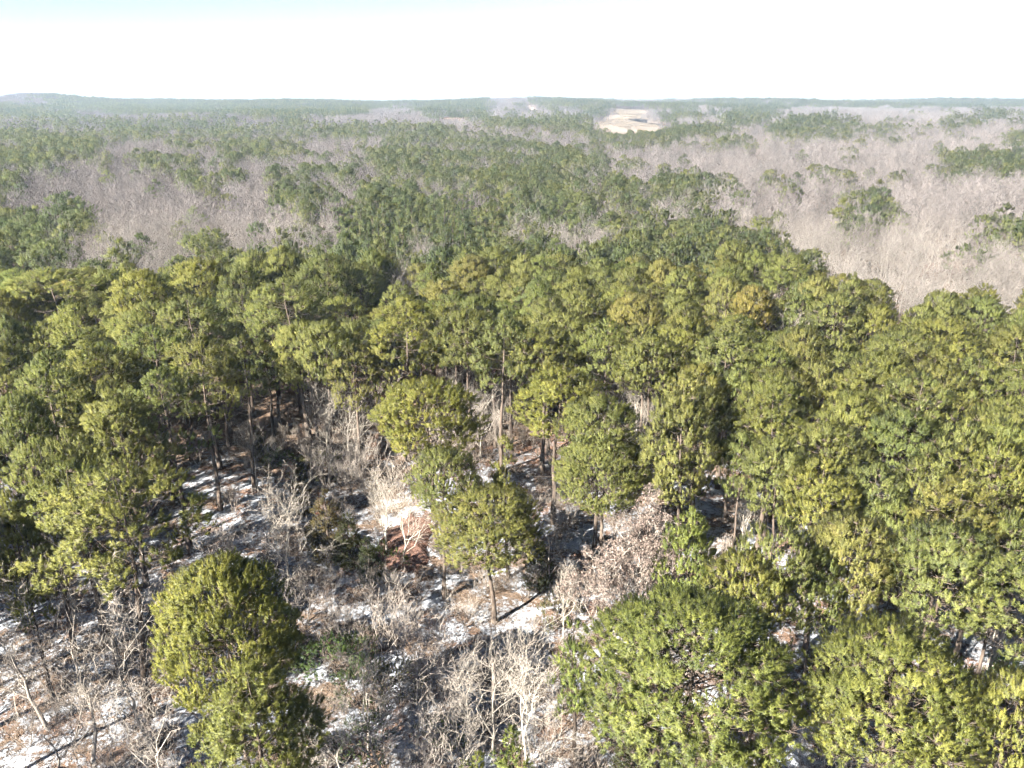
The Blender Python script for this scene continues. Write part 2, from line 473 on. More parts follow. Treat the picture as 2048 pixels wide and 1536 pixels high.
def pine(seed, h, R, cb, shape, nclump=62, ns=10, KB=48, L=0.22, W=0.038, SL=0.42, cs=0.26, lobes=0.14, gap=0.08, far=False, trunk_r=None):
    r = np.random.default_rng(seed)
    z0 = cb * h
    tr = trunk_r or (0.012 * h + 0.05)
    # trunk
    S = 9 if not far else 4
    lean = r.normal(size=2) * 0.02 * h
    line = wobble_line(np.zeros(3), np.array([lean[0], lean[1], h * 0.985]), S, 0.10 if not far else 0.0, r)
    trad = tr * (1 - np.linspace(0, 1, S) * 0.93) * np.concatenate([[1.35], np.ones(S - 1)])
    line[0, 2] = -0.5
    Vt, Qt = tubes(line[None], trad[None], 8 if not far else 3)
    parts_t = [(Vt, Qt, 0, 0.5)]
    def trunk_at(z):
        return np.stack([np.interp(z, line[:, 2], line[:, k]) for k in range(2)] + [z], -1)
    # clump centres on the crown's envelope, with lobes and gaps
    ph = r.uniform(0, 6.28, 4)
    C = []
    az0 = r.uniform(0, 6.28)
    tries = 0
    gaps = [(r.uniform(0, 1), r.uniform(0, 6.28)) for _ in range(3)]
    while len(C) < nclump and tries < nclump * 30:
        tries += 1
        t = r.uniform(0, 1)
        rt = float(crown_r(np.array(t), 1.0, shape))
        if r.uniform() > rt ** 1.2 + 0.06:
            continue
        az = az0 + tries * 2.39996 + r.normal() * 0.3
        lob = 1 + lobes * (math.sin(2 * az + ph[0]) * 0.5 + math.sin(3 * az + ph[1] + 4 * t) * 0.6 + math.sin(5 * az + ph[2] - 7 * t) * 0.4)
        if any(abs(t - g) < gap and abs((az - a + 3.14) % 6.28 - 3.14) < 0.55 for g, a in gaps):
            continue
        rho = R * rt * lob * r.uniform(0.30, 1.0) ** 0.45
        if shape != 'cone' and r.uniform() < 0.40:
            q_ = 0.92 * math.sqrt(r.uniform())
            t = float(TGRID[np.argmax(PROF[shape] <= q_)]) if (PROF[shape] <= q_).any() else 0.97
            t = min(max(t, 0.45), 1.0)
            rho = R * q_ * lob
        z = z0 + (h - z0) * (t * 0.93) + r.normal() * 0.12
        c = trunk_at(np.array(z)) + np.array([math.cos(az) * rho, math.sin(az) * rho, 0])
        s = R * cs * r.uniform(0.7, 1.25) * (0.85 if t > 0.8 else 1)
        if any(np.sum((c - c2) ** 2) < (0.55 * (s + s2)) ** 2 for c2, s2, _ in C[-60:]):
            continue
        C.append((c, s, az))
    C.append((trunk_at(np.array(h - 0.25)), R * cs * 0.8, 0.0))
    cc = np.array([c for c, s, a in C]); ss = np.array([s for c, s, a in C]); aa = np.array([a for c, s, a in C])
    nc = len(C)
    # limbs from the trunk to the clumps
    rho = np.linalg.norm(cc[:, :2] - trunk_at(cc[:, 2])[:, :2], axis=1)
    zs = np.clip(cc[:, 2] - rho * r.uniform(0.15, 0.55, nc) - 0.1, z0 * 0.9, h * 0.96)
    b0 = trunk_at(zs)
    SB = 4 if not far else 2
    tt = np.linspace(0, 1, SB)[None, :, None]
    LB = b0[:, None] * (1 - tt) + (cc - np.array([0, 0, 0.15]))[:, None] * tt
    LB[:, 1:-1] += r.normal(size=(nc, SB - 2, 3)) * 0.10 if SB > 2 else 0
    if SB > 2:
        LB[:, 1:-1, 2] -= 0.08 * rho[:, None]
    rb = (0.012 + 0.007 * rho)[:, None] * (1 - 0.75 * np.linspace(0, 1, SB))[None]
    if not far or nclump > 20:
        Vl, Ql = tubes(LB, rb, 3)
        parts_t.append((Vl, Ql, 0, 0.5))
    # dead stubs below the crown
    if not far:
        nb = 9
        zz = r.uniform(z0 * 0.45, z0 * 1.05, nb)
        az = r.uniform(0, 6.28, nb)
        b = trunk_at(zz)
        ln = r.uniform(0.5, 1.8, nb) * R / 3
        e = b + np.stack([np.cos(az) * ln, np.sin(az) * ln, r.uniform(-.2, .4, nb)], -1)
        Vd, Qd = tubes(np.stack([b, e], 1), np.stack([np.full(nb, .03), np.full(nb, .008)], 1), 3)
        parts_t.append((Vd, Qd, 0, 0.5))
    # shoots standing on the upper side of each bough, each a brush of needles
    ci = np.repeat(np.arange(nc), ns)
    n = len(ci)
    out = unit(np.stack([np.cos(aa), np.sin(aa), np.full(nc, 0.7)], -1))
    dv = unit(r.normal(size=(n, 3)) + 0.6 * out[ci] + np.array([0, 0, 0.55]))
    rr = ss[ci] * r.uniform(0.55, 1.05, n)
    tp = cc[ci] + dv * rr[:, None] * np.array([1.2, 1.2, 0.62])
    ax = unit(dv * 0.7 + out[ci] * 0.3 + np.array([0, 0, 0.65]) + r.normal(size=(n, 3)) * 0.18)
    tint_t = np.clip(0.5 + r.normal(size=nc)[ci] * 0.10 + r.normal(size=n) * 0.16, 0, 1)
    if not far:
        tv = tp - cc[ci]
        tl = np.linalg.norm(tv, axis=1)
        Vw, Fw = blades(cc[ci], unit(tv), tl, np.full(n, 0.04), r)
        parts_t.append((Vw, Fw, 0, 0.5))
    bi = np.repeat(np.arange(n), KB)
    m = len(bi)
    sl = SL * r.uniform(0.7, 1.25, n)
    u_ = r.uniform(0, 1, m)
    rad_ = r.normal(size=(m, 3))
    rad_ = unit(rad_ - ax[bi] * (rad_ * ax[bi]).sum(1)[:, None])
    D = unit(ax[bi] * (0.35 + 0.75 * u_)[:, None] + rad_ * (1.0 - 0.55 * u_)[:, None] + r.normal(size=(m, 3)) * 0.12)
    Ln = L * r.uniform(0.75, 1.2, m)
    Vn, Fn = blades(tp[bi] + ax[bi] * (sl[bi] * (u_ - 0.3))[:, None], D, Ln, W * r.uniform(0.75, 1.3, m), r)
    tint = np.repeat(np.clip(tint_t[bi] + (u_ - 0.5) * 0.22 + r.normal(size=m) * 0.06, 0, 1), 3)
    cen = np.array([line[-1, 0] * .6, line[-1, 1] * .6, z0 + 0.2 * (h - z0)])
    og = unit(tp - cen)
    nv = unit(0.62 * D + 0.35 * dv[bi] + 0.40 * og[bi] + 0.2 * ax[bi] + r.normal(size=(m, 3)) * 0.12)
    return parts_t, (Vn, Fn, tint, np.repeat(nv, 3, 0))

def bare(seed, h, spread=0.55, lv=(9, 6, 6, 4, 3), trunk_frac=0.35, gnarl=0.06, up=0.35, thick=1.0, far=False, tw=0.020, multi=1):
    """leafless tree: returns trunk/limb parts and twig blades"""
    r = np.random.default_rng(seed)
    parts = []
    S = 6 if not far else 3
    tops = []
    for q in range(multi):
        ln = r.normal(size=2) * (0.05 if multi == 1 else 0.22) * h
        line = wobble_line(r.normal(size=3) * (0 if multi == 1 else 0.12) * np.array([1, 1, 0]), np.array([ln[0], ln[1], h * r.uniform(0.62, 0.74)]), S, gnarl * 1.2, r)
        line[0, 2] = -0.3
        tops.append(line)
    P = np.array(tops)
    r0 = (0.010 * h + 0.035) * thick / math.sqrt(multi)
    Rr = np.repeat((r0 * (1 - 0.72 * np.linspace(0, 1, S)))[None], multi, 0)
    V, Q = tubes(P, Rr, 6 if not far else 3)
    parts.append((V, Q, 0, 0.5))
    length = np.full(multi, h * spread)
    twigs = []
    for li, n in enumerate(lv):
        B = len(P)
        pi = np.repeat(np.arange(B), n)
        nb = len(pi)
        tlo = trunk_frac if li == 0 else 0.25
        t = tlo + (1 - tlo) * ((np.tile(np.arange(n), B) + r.uniform(0, 1, nb)) / n)
        t = np.minimum(t, 0.995)
        f = t * (S - 1)
        i0 = np.minimum(f.astype(int), S - 2)
        w = (f - i0)[:, None]
        st = P[pi, i0] * (1 - w) + P[pi, i0 + 1] * w
        dirp = unit(P[pi, i0 + 1] - P[pi, i0])
        rp_ = Rr[pi, i0] * (1 - w[:, 0]) + Rr[pi, i0 + 1] * w[:, 0]
        side = unit(np.cross(dirp, r.normal(size=(nb, 3))))
        ang = r.uniform(0.55, 1.05, nb) * (1.1 - 0.35 * t)
        d = unit(dirp * np.cos(ang)[:, None] + side * np.sin(ang)[:, None] + np.array([0, 0, up]))
        length = length[pi] * r.uniform(0.45, 0.78, nb) * (1.12 - 0.45 * t)
        if li >= len(lv) - 2:
            Vb, Fb = blades(st, d, np.maximum(length, 0.35), np.full(nb, tw * (1.5 if li == len(lv) - 2 else 1.0)), r)
            twigs.append((Vb, Fb, 1, np.repeat(r.uniform(0, 1, nb), 3)))
            S2 = 2
            P = np.stack([st, st + d * np.maximum(length, 0.35)[:, None]], 1)
            Rr = np.full((nb, 2), tw)
            S = 2
        else:
            S2 = 5 if li < 2 and not far else 3
            tt = np.linspace(0, 1, S2)[None, :, None]
            bend = np.cumsum(r.normal(size=(nb, S2, 3)) * gnarl, 1) * length[:, None, None] * 0.75
            bend[:, 0] = 0
            P = st[:, None] + d[:, None] * tt * length[:, None, None] + bend + np.array([0, 0, 1.0]) * (tt ** 2) * (length * 0.22)[:, None, None]
            rs = np.maximum(rp_ * r.uniform(0.45, 0.68, nb), tw * 0.55)
            Rr = rs[:, None] * (1 - 0.68 * np.linspace(0, 1, S2))[None]
            V, Q = tubes(P, Rr, 4 if li == 0 and not far else 3)
            parts.append((V, Q, 0, 0.5))
            S = S2
    return parts, twigs, P

def split_mesh(name, parts, material, smooth=False):
    V, Fs, ms, ts = merge(parts)
    return mesh_np(name, V, Fs, material, tint=ts, smooth=smooth)

def pine_pair(tag_, material='needle', **kw):
    pt, (Vn, Fn, tint, nv) = pine(**kw)
    t = split_mesh(tag_ + '_trunk', pt, M['bark'], True)
    c = mesh_np(tag_ + '_crown', Vn, [Fn], M[material], tint=tint, nrm=nv)
    return dict(t=t, c=c, h=kw['h'], R=kw['R'])

PINES = {
    'dome': [pine_pair('pd%d' % i, seed=20 + i, h=16, R=3.2, cb=(0.67, 0.69, 0.64, 0.68)[i], shape='dome', nclump=(64, 58, 70, 60)[i], ns=19) for i in range(4)],
    'round': [pine_pair('pr%d' % i, seed=40 + i, h=15, R=3.4, cb=0.60, shape='round', nclump=88, ns=19, cs=0.23, lobes=0.07, gap=0.05) for i in range(2)],
    'tall': [pine_pair('pt%d' % i, seed=60 + i, h=17, R=2.7, cb=0.60, shape='tall', nclump=60, ns=16, cs=0.28, lobes=0.16) for i in range(3)],
    'cone': [pine_pair('pc%d' % i, seed=80 + i, h=12, R=2.1, cb=0.28, shape='cone', nclump=52, ns=14, cs=0.30, lobes=0.2) for i in range(2)],
    'open': [pine_pair('po%d' % i, seed=100 + i, h=18, R=3.4, cb=0.58, shape='dome', nclump=48, ns=19, cs=0.245, lobes=0.36, gap=0.15) for i in range(3)],
    'big': [pine_pair('pb%d' % i, seed=120 + i, h=16, R=4.3, cb=0.56, shape='dome', nclump=150, ns=23, KB=48, W=0.034, SL=0.40, L=0.20, cs=0.19, lobes=0.08, gap=0.0) for i in range(2)],
    'long': [pine_pair('pl%d' % i, seed=180 + i, h=16, R=3.2, cb=0.42, shape='tall', nclump=96, ns=18, cs=0.24, lobes=0.26, gap=0.10) for i in range(2)],
    'sapling': [pine_pair('ps%d' % i, seed=140 + i, h=7, R=1.1, cb=0.34, shape='cone', nclump=28, ns=11, KB=30, cs=0.36, lobes=0.3, SL=0.30, L=0.17) for i in range(2)],
}
CEDARS = [pine_pair('cd%d' % i, 'cedar', seed=160 + i, h=7, R=1.9, cb=0.06, shape='cone', nclump=66, ns=13, KB=28, L=0.16, W=0.045, SL=0.35, cs=0.25) for i in range(2)]
SHRUBS = [pine_pair('sh%d' % i, 'shrub', seed=170 + i, h=2.6, R=1.5, cb=0.12, shape='round', nclump=28, ns=9, KB=18, L=0.12, W=0.055, SL=0.30, cs=0.30, lobes=0.35, trunk_r=0.05) for i in range(3)]

def bare_pair(tag_, wood='pale', **kw):
    pt, tw, _ = bare(**kw)
    return dict(t=split_mesh(tag_ + '_trunk', pt, M[wood], True), c=split_mesh(tag_ + '_twigs', tw, M['twig']), h=kw['h'])

BARES = {
    'oak': [bare_pair('bo%d' % i, seed=200 + i, h=11, spread=0.74, lv=(9, 6, 4, 3, 2), trunk_frac=0.22, gnarl=0.13, up=0.14, thick=0.9) for i in range(4)],
    'tall': [bare_pair('bt%d' % i, 'pale', seed=220 + i, h=14, spread=0.48, lv=(11, 6, 4, 3, 2), trunk_frac=0.35, gnarl=0.06, up=0.40) for i in range(3)],
    'bush': [bare_pair('bb%d' % i, 'twig', seed=240 + i, h=5, spread=0.60, lv=(5, 4, 3, 2, 2), trunk_frac=0.2, gnarl=0.11, up=0.40, multi=4, tw=0.016) for i in range(3)],
    'gnarl': [bare_pair('bg%d' % i, 'pale', seed=260 + i, h=9, spread=0.75, lv=(9, 6, 4, 3, 2), trunk_frac=0.35, gnarl=0.20, up=0.15, thick=1.05) for i in range(2)],
}

def part_normals(parts):
    return np.concatenate([p[4] if len(p) > 4 else np.tile(np.array([[0, 0, 1.0]]), (len(p[0]), 1)) for p in parts])

def whole(name, parts, mats):
    V, Fs, ms, ts = merge(parts)
    return bpy.data.objects.new(name, mesh_np(name, V, Fs, mats, ms, ts, nrm=part_normals(parts)))

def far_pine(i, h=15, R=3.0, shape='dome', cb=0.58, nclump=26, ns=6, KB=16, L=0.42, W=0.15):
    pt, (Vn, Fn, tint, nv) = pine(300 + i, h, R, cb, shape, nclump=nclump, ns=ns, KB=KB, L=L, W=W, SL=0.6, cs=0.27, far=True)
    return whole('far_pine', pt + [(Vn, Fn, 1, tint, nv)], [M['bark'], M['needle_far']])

def far_bare(i, h=13, tw=0.05, lv=(8, 5, 4, 3), **kw):
    pt, tws, _ = bare(330 + i, h, spread=0.60, lv=lv, trunk_frac=0.3, gnarl=0.09, up=0.22, far=True, tw=tw, **kw)
    return whole('far_bare', pt + tws, [M['farwood'], M['farwood']])


def grove(name, protos, n, size, seed, mats, bare_from=99):
    r = np.random.default_rng(seed)
    V, F3, ms, ts = [], [], [], []
    allp = []
    for k in range(n):
        pi_ = r.integers(len(protos))
        o = protos[pi_].data
        v = np.empty(len(o.vertices) * 3, np.float32); o.vertices.foreach_get('co', v); v = v.reshape(-1, 3)
        a = r.uniform(0, 6.28); s = r.uniform(0.8, 1.15)
        c_, s_ = math.cos(a), math.sin(a)
        v = (v @ np.array([[c_, s_, 0], [-s_, c_, 0], [0, 0, 1]])) * s
        gx, gy = (k % 4 + 0.5) / 4 - 0.5, (k // 4 + 0.5) / max(1, n // 4) - 0.5
        v = v + np.array([gx * size + r.normal() * size * .06, gy * size + r.normal() * size * .06, r.normal() * 0.3])
        o.calc_loop_triangles()
        tri = np.empty(len(o.loop_triangles) * 3, np.int32); o.loop_triangles.foreach_get('vertices', tri)
        pm = np.empty(len(o.polygons), np.int32); o.polygons.foreach_get('material_index', pm)
        tp = np.empty(len(o.loop_triangles), np.int32); o.loop_triangles.foreach_get('polygon_index', tp)
        t = np.empty(len(o.vertices), np.float32); o.attributes['tint'].data.foreach_get('value', t)
        t = np.clip(t * 0.6 + r.uniform(0, 0.4), 0, 1)
        nn = np.empty(len(o.vertices) * 3, np.float32); o.attributes['nrm'].data.foreach_get('vector', nn)
        nn = nn.reshape(-1, 3) @ np.array([[c_, s_, 0], [-s_, c_, 0], [0, 0, 1]])
        allp.append((v, tri.reshape(-1, 3), np.full(len(tp), 2) if pi_ >= bare_from else pm[tp], t, nn))
    o_ = 0
    for v, f, m_, t, nn in allp:
        V.append(v); F3.append(f + o_); ms.append(m_); ts.append(t); o_ += len(v)
    return bpy.data.objects.new(name, mesh_np(name, np.concatenate(V), F3, mats, np.concatenate(ms), np.concatenate(ts), nrm=np.concatenate([a[4] for a in allp])))

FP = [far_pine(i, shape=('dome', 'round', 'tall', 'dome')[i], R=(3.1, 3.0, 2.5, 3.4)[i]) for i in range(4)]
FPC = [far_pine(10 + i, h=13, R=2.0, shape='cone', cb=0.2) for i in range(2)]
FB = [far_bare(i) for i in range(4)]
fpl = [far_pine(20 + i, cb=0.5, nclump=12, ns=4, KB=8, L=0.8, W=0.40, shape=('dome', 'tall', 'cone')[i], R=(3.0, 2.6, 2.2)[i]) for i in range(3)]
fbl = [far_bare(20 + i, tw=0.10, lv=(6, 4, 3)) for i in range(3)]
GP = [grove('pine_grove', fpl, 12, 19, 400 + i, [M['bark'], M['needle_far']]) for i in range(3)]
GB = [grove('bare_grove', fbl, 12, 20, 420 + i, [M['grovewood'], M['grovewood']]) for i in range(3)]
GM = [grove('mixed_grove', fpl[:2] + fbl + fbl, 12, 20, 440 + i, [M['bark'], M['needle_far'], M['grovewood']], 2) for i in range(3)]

# ------------------------------------------------------------------ where pines and where bare woods stand
# outlines are given on the plane of the tree tops, as seen from the camera, and turned into places below
def box(x0, y0, x1, y1):
    return [(x0, y0), (x1, y0), (x1, y1), (x0, y1)]

PINE_AREAS = [  # (outline, share of pines)
    ([(-400, 264), (60, 258), (140, 260), (192, 264), (200, 300), (228, 332), (196, 322), (130, 305), (118, 332), (60, 330), (20, 356), (38, 378), (-400, 400)], .9),
    (box(150, 256, 235, 290), .4), (box(230, 244, 340, 281), .62), (box(335, 240, 512, 277), .6),
    (box(340, 270, 400, 314), .7), ([(270, 306), (310, 300), (392, 312), (416, 358), (360, 362), (350, 335), (275, 330)], .85),
    (box(430, 312, 476, 345), .9), (box(443, 275, 512, 306), .75),
    ([(98, 388), (126, 385), (180, 408), (184, 432), (130, 430), (100, 410)], 1), (box(200, 387, 230, 406), .9), (box(234, 372, 256, 395), .9),
    (box(420, 366, 470, 386), .35), (box(173, 411, 222, 462), .9),
    ([(-400, 405), (40, 410), (90, 416), (140, 450), (136, 480), (125, 545), (-400, 600)], 1),
    (box(185, 465, 253, 526), .85), (box(250, 417, 278, 468), .8), (box(270, 437, 323, 476), .85), (box(345, 438, 387, 482), .9), (box(410, 426, 447, 466), .95),
    (box(380, 462, 476, 526), .85), (box(250, 482, 375, 552), .55), (box(130, 497, 168, 531), .8), (box(60, 345, 250, 362), .12),
    (box(512, 243, 572, 316), .85), (box(548, 243, 617, 266), .8), (box(647, 246, 760, 269), .75), (box(766, 250, 890, 278), .85),
    ([(890, 263), (1024, 268), (1024, 306), (960, 300), (890, 285)], .95), (box(580, 273, 620, 326), .7), (box(630, 293, 700, 312), .7),
    ([(722, 287), (870, 290), (1024, 290), (1024, 360), (870, 355), (800, 335), (740, 330)], .9), (box(542, 327, 580, 356), .85), (box(605, 330, 716, 365), .7),
    (box(566, 360, 668, 402), .9), ([(716, 372), (745, 340), (775, 336), (800, 370), (856, 365), (862, 395), (716, 395)], 1),
    ([(662, 425), (690, 395), (1024, 385), (1024, 482), (655, 482)], 1), (box(587, 416, 636, 446), .6), (box(512, 447, 662, 492), .85),
    (box(862, 355, 1024, 390), .7),
    ([(1024, 278), (1120, 282), (1204, 300), (1204, 318), (1024, 318)], .85), ([(1024, 315), (1200, 315), (1290, 345), (1290, 392), (1234, 395), (1190, 420), (1024, 480)], .82),
    (box(1256, 305, 1286, 350), .8), ([(1294, 345), (1345, 328), (1392, 345), (1473, 342), (1440, 390), (1395, 402), (1294, 402)], .85), (box(1448, 374, 1490, 392), .8),
    ([(1162, 255), (1300, 256), (1400, 250), (1470, 258), (1500, 280), (1470, 284), (1390, 276), (1250, 284), (1162, 284)], .9), (box(1090, 228, 1174, 260), .8),
    ([(1024, 460), (1110, 475), (1190, 420), (1264, 418), (1310, 432), (1380, 412), (1426, 430), (1430, 480), (1467, 440), (1560, 438), (1588, 490), (1600, 545), (1640, 590), (1690, 592),
      (1740, 612), (2500, 606), (2500, 800), (-400, 800), (-400, 530), (20, 560), (110, 528), (300, 540), (420, 505), (520, 485), (660, 482), (1024, 482)], 1),
    (box(1428, 428, 1453, 466), .9), (box(1596, 466, 1622, 496), .8), (box(1600, 511, 1632, 545), .8), (box(1672, 550, 1728, 600), 1),
    ([(1632, 404), (1660, 388), (1750, 386), (1800, 392), (1798, 425), (1720, 436), (1640, 434)], .95), (box(1740, 467, 1766, 486), .7), (box(1958, 438, 2022, 486), .7),
    (box(2030, 443, 2400, 480), .6), (box(1890, 300, 1950, 331), .85), (box(1955, 290, 2300, 326), .7), (box(2012, 262, 2300, 282), .8), (box(1536, 240, 1602, 266), .7), (box(1600, 237, 1712, 271), .85),
    (box(1530, 340, 1560, 350), .4), (box(1440, 230, 1540, 250), .45), (box(1700, 330, 1720, 345), .5), (box(1560, 326, 1700, 334), .35), (box(1730, 250, 1800, 275), .3),
    (box(1440, 205, 1560, 228), .5), (box(1880, 240, 1960, 252), .5), (box(1960, 214, 2020, 232), .4),
    (box(970, 232, 1066, 259), .85), (box(1030, 246, 1090, 262), .5), (box(1305, 216, 1400, 238), .55), (box(1180, 205, 1220, 224), .9),
    ([(1060, 202), (1180, 198), (1230, 206), (1560, 202), (1560, 212), (1230, 217), (1080, 216)], .75), (box(1540, 200, 2400, 209), .85),
    (box(848, 203, 968, 229), .95), (box(700, 198, 850, 212), .6),
    ([(100, 206), (280, 204), (430, 205), (512, 197), (720, 196), (760, 206), (720, 225), (560, 240), (510, 232), (430, 226), (330, 222), (100, 216)], .85),
    (box(-400, 216, 140, 226), .7), (box(60, 190, 170, 203), .6), (box(170, 232, 480, 246), .18), (box(0, 226, 170, 250), .08),
]
NEAR_FILL = [  # auto-filled pines in front of the belt: on the left, behind the clearing and on the right
    [(-900, 640), (560, 640), (610, 690), (560, 745), (330, 740), (330, 830), (200, 960), (60, 1010), (-200, 1300), (-900, 1500)],
    [(560, 640), (1350, 640), (1340, 700), (1270, 670), (1130, 672), (1050, 660), (760, 668), (640, 690)],
    [(1340, 640), (2500, 640), (2900, 1700), (2320, 1700), (2260, 1250), (1990, 990), (1880, 980), (1700, 1000), (1560, 960), (1480, 900), (1340, 760)],
]
BARE_SPOTS = [  # small gaps of bare trees inside the pine belt
    (box(786, 520, 836, 560), 1), (box(800, 470, 900, 486), .8), (box(660, 470, 720, 484), .7), (box(1110, 424, 1186, 470), .9), (box(1440, 575, 1480, 612), .9),
    (box(1490, 556, 1540, 575), .6), (box(1540, 640, 1600, 665), .7), (box(1234, 395, 1384, 418), .9), (box(1500, 460, 1540, 490), .5), (box(520, 485, 550, 500), .8),
]
CLEARING = [(560, 745), (640, 690), (760, 668), (1050, 660), (1130, 672), (1270, 670), (1340, 760), (1300, 1000), (1250, 1250), (1150, 1536), (-200, 1536), (0, 1350), (250, 1050), (330, 830), (420, 760)]

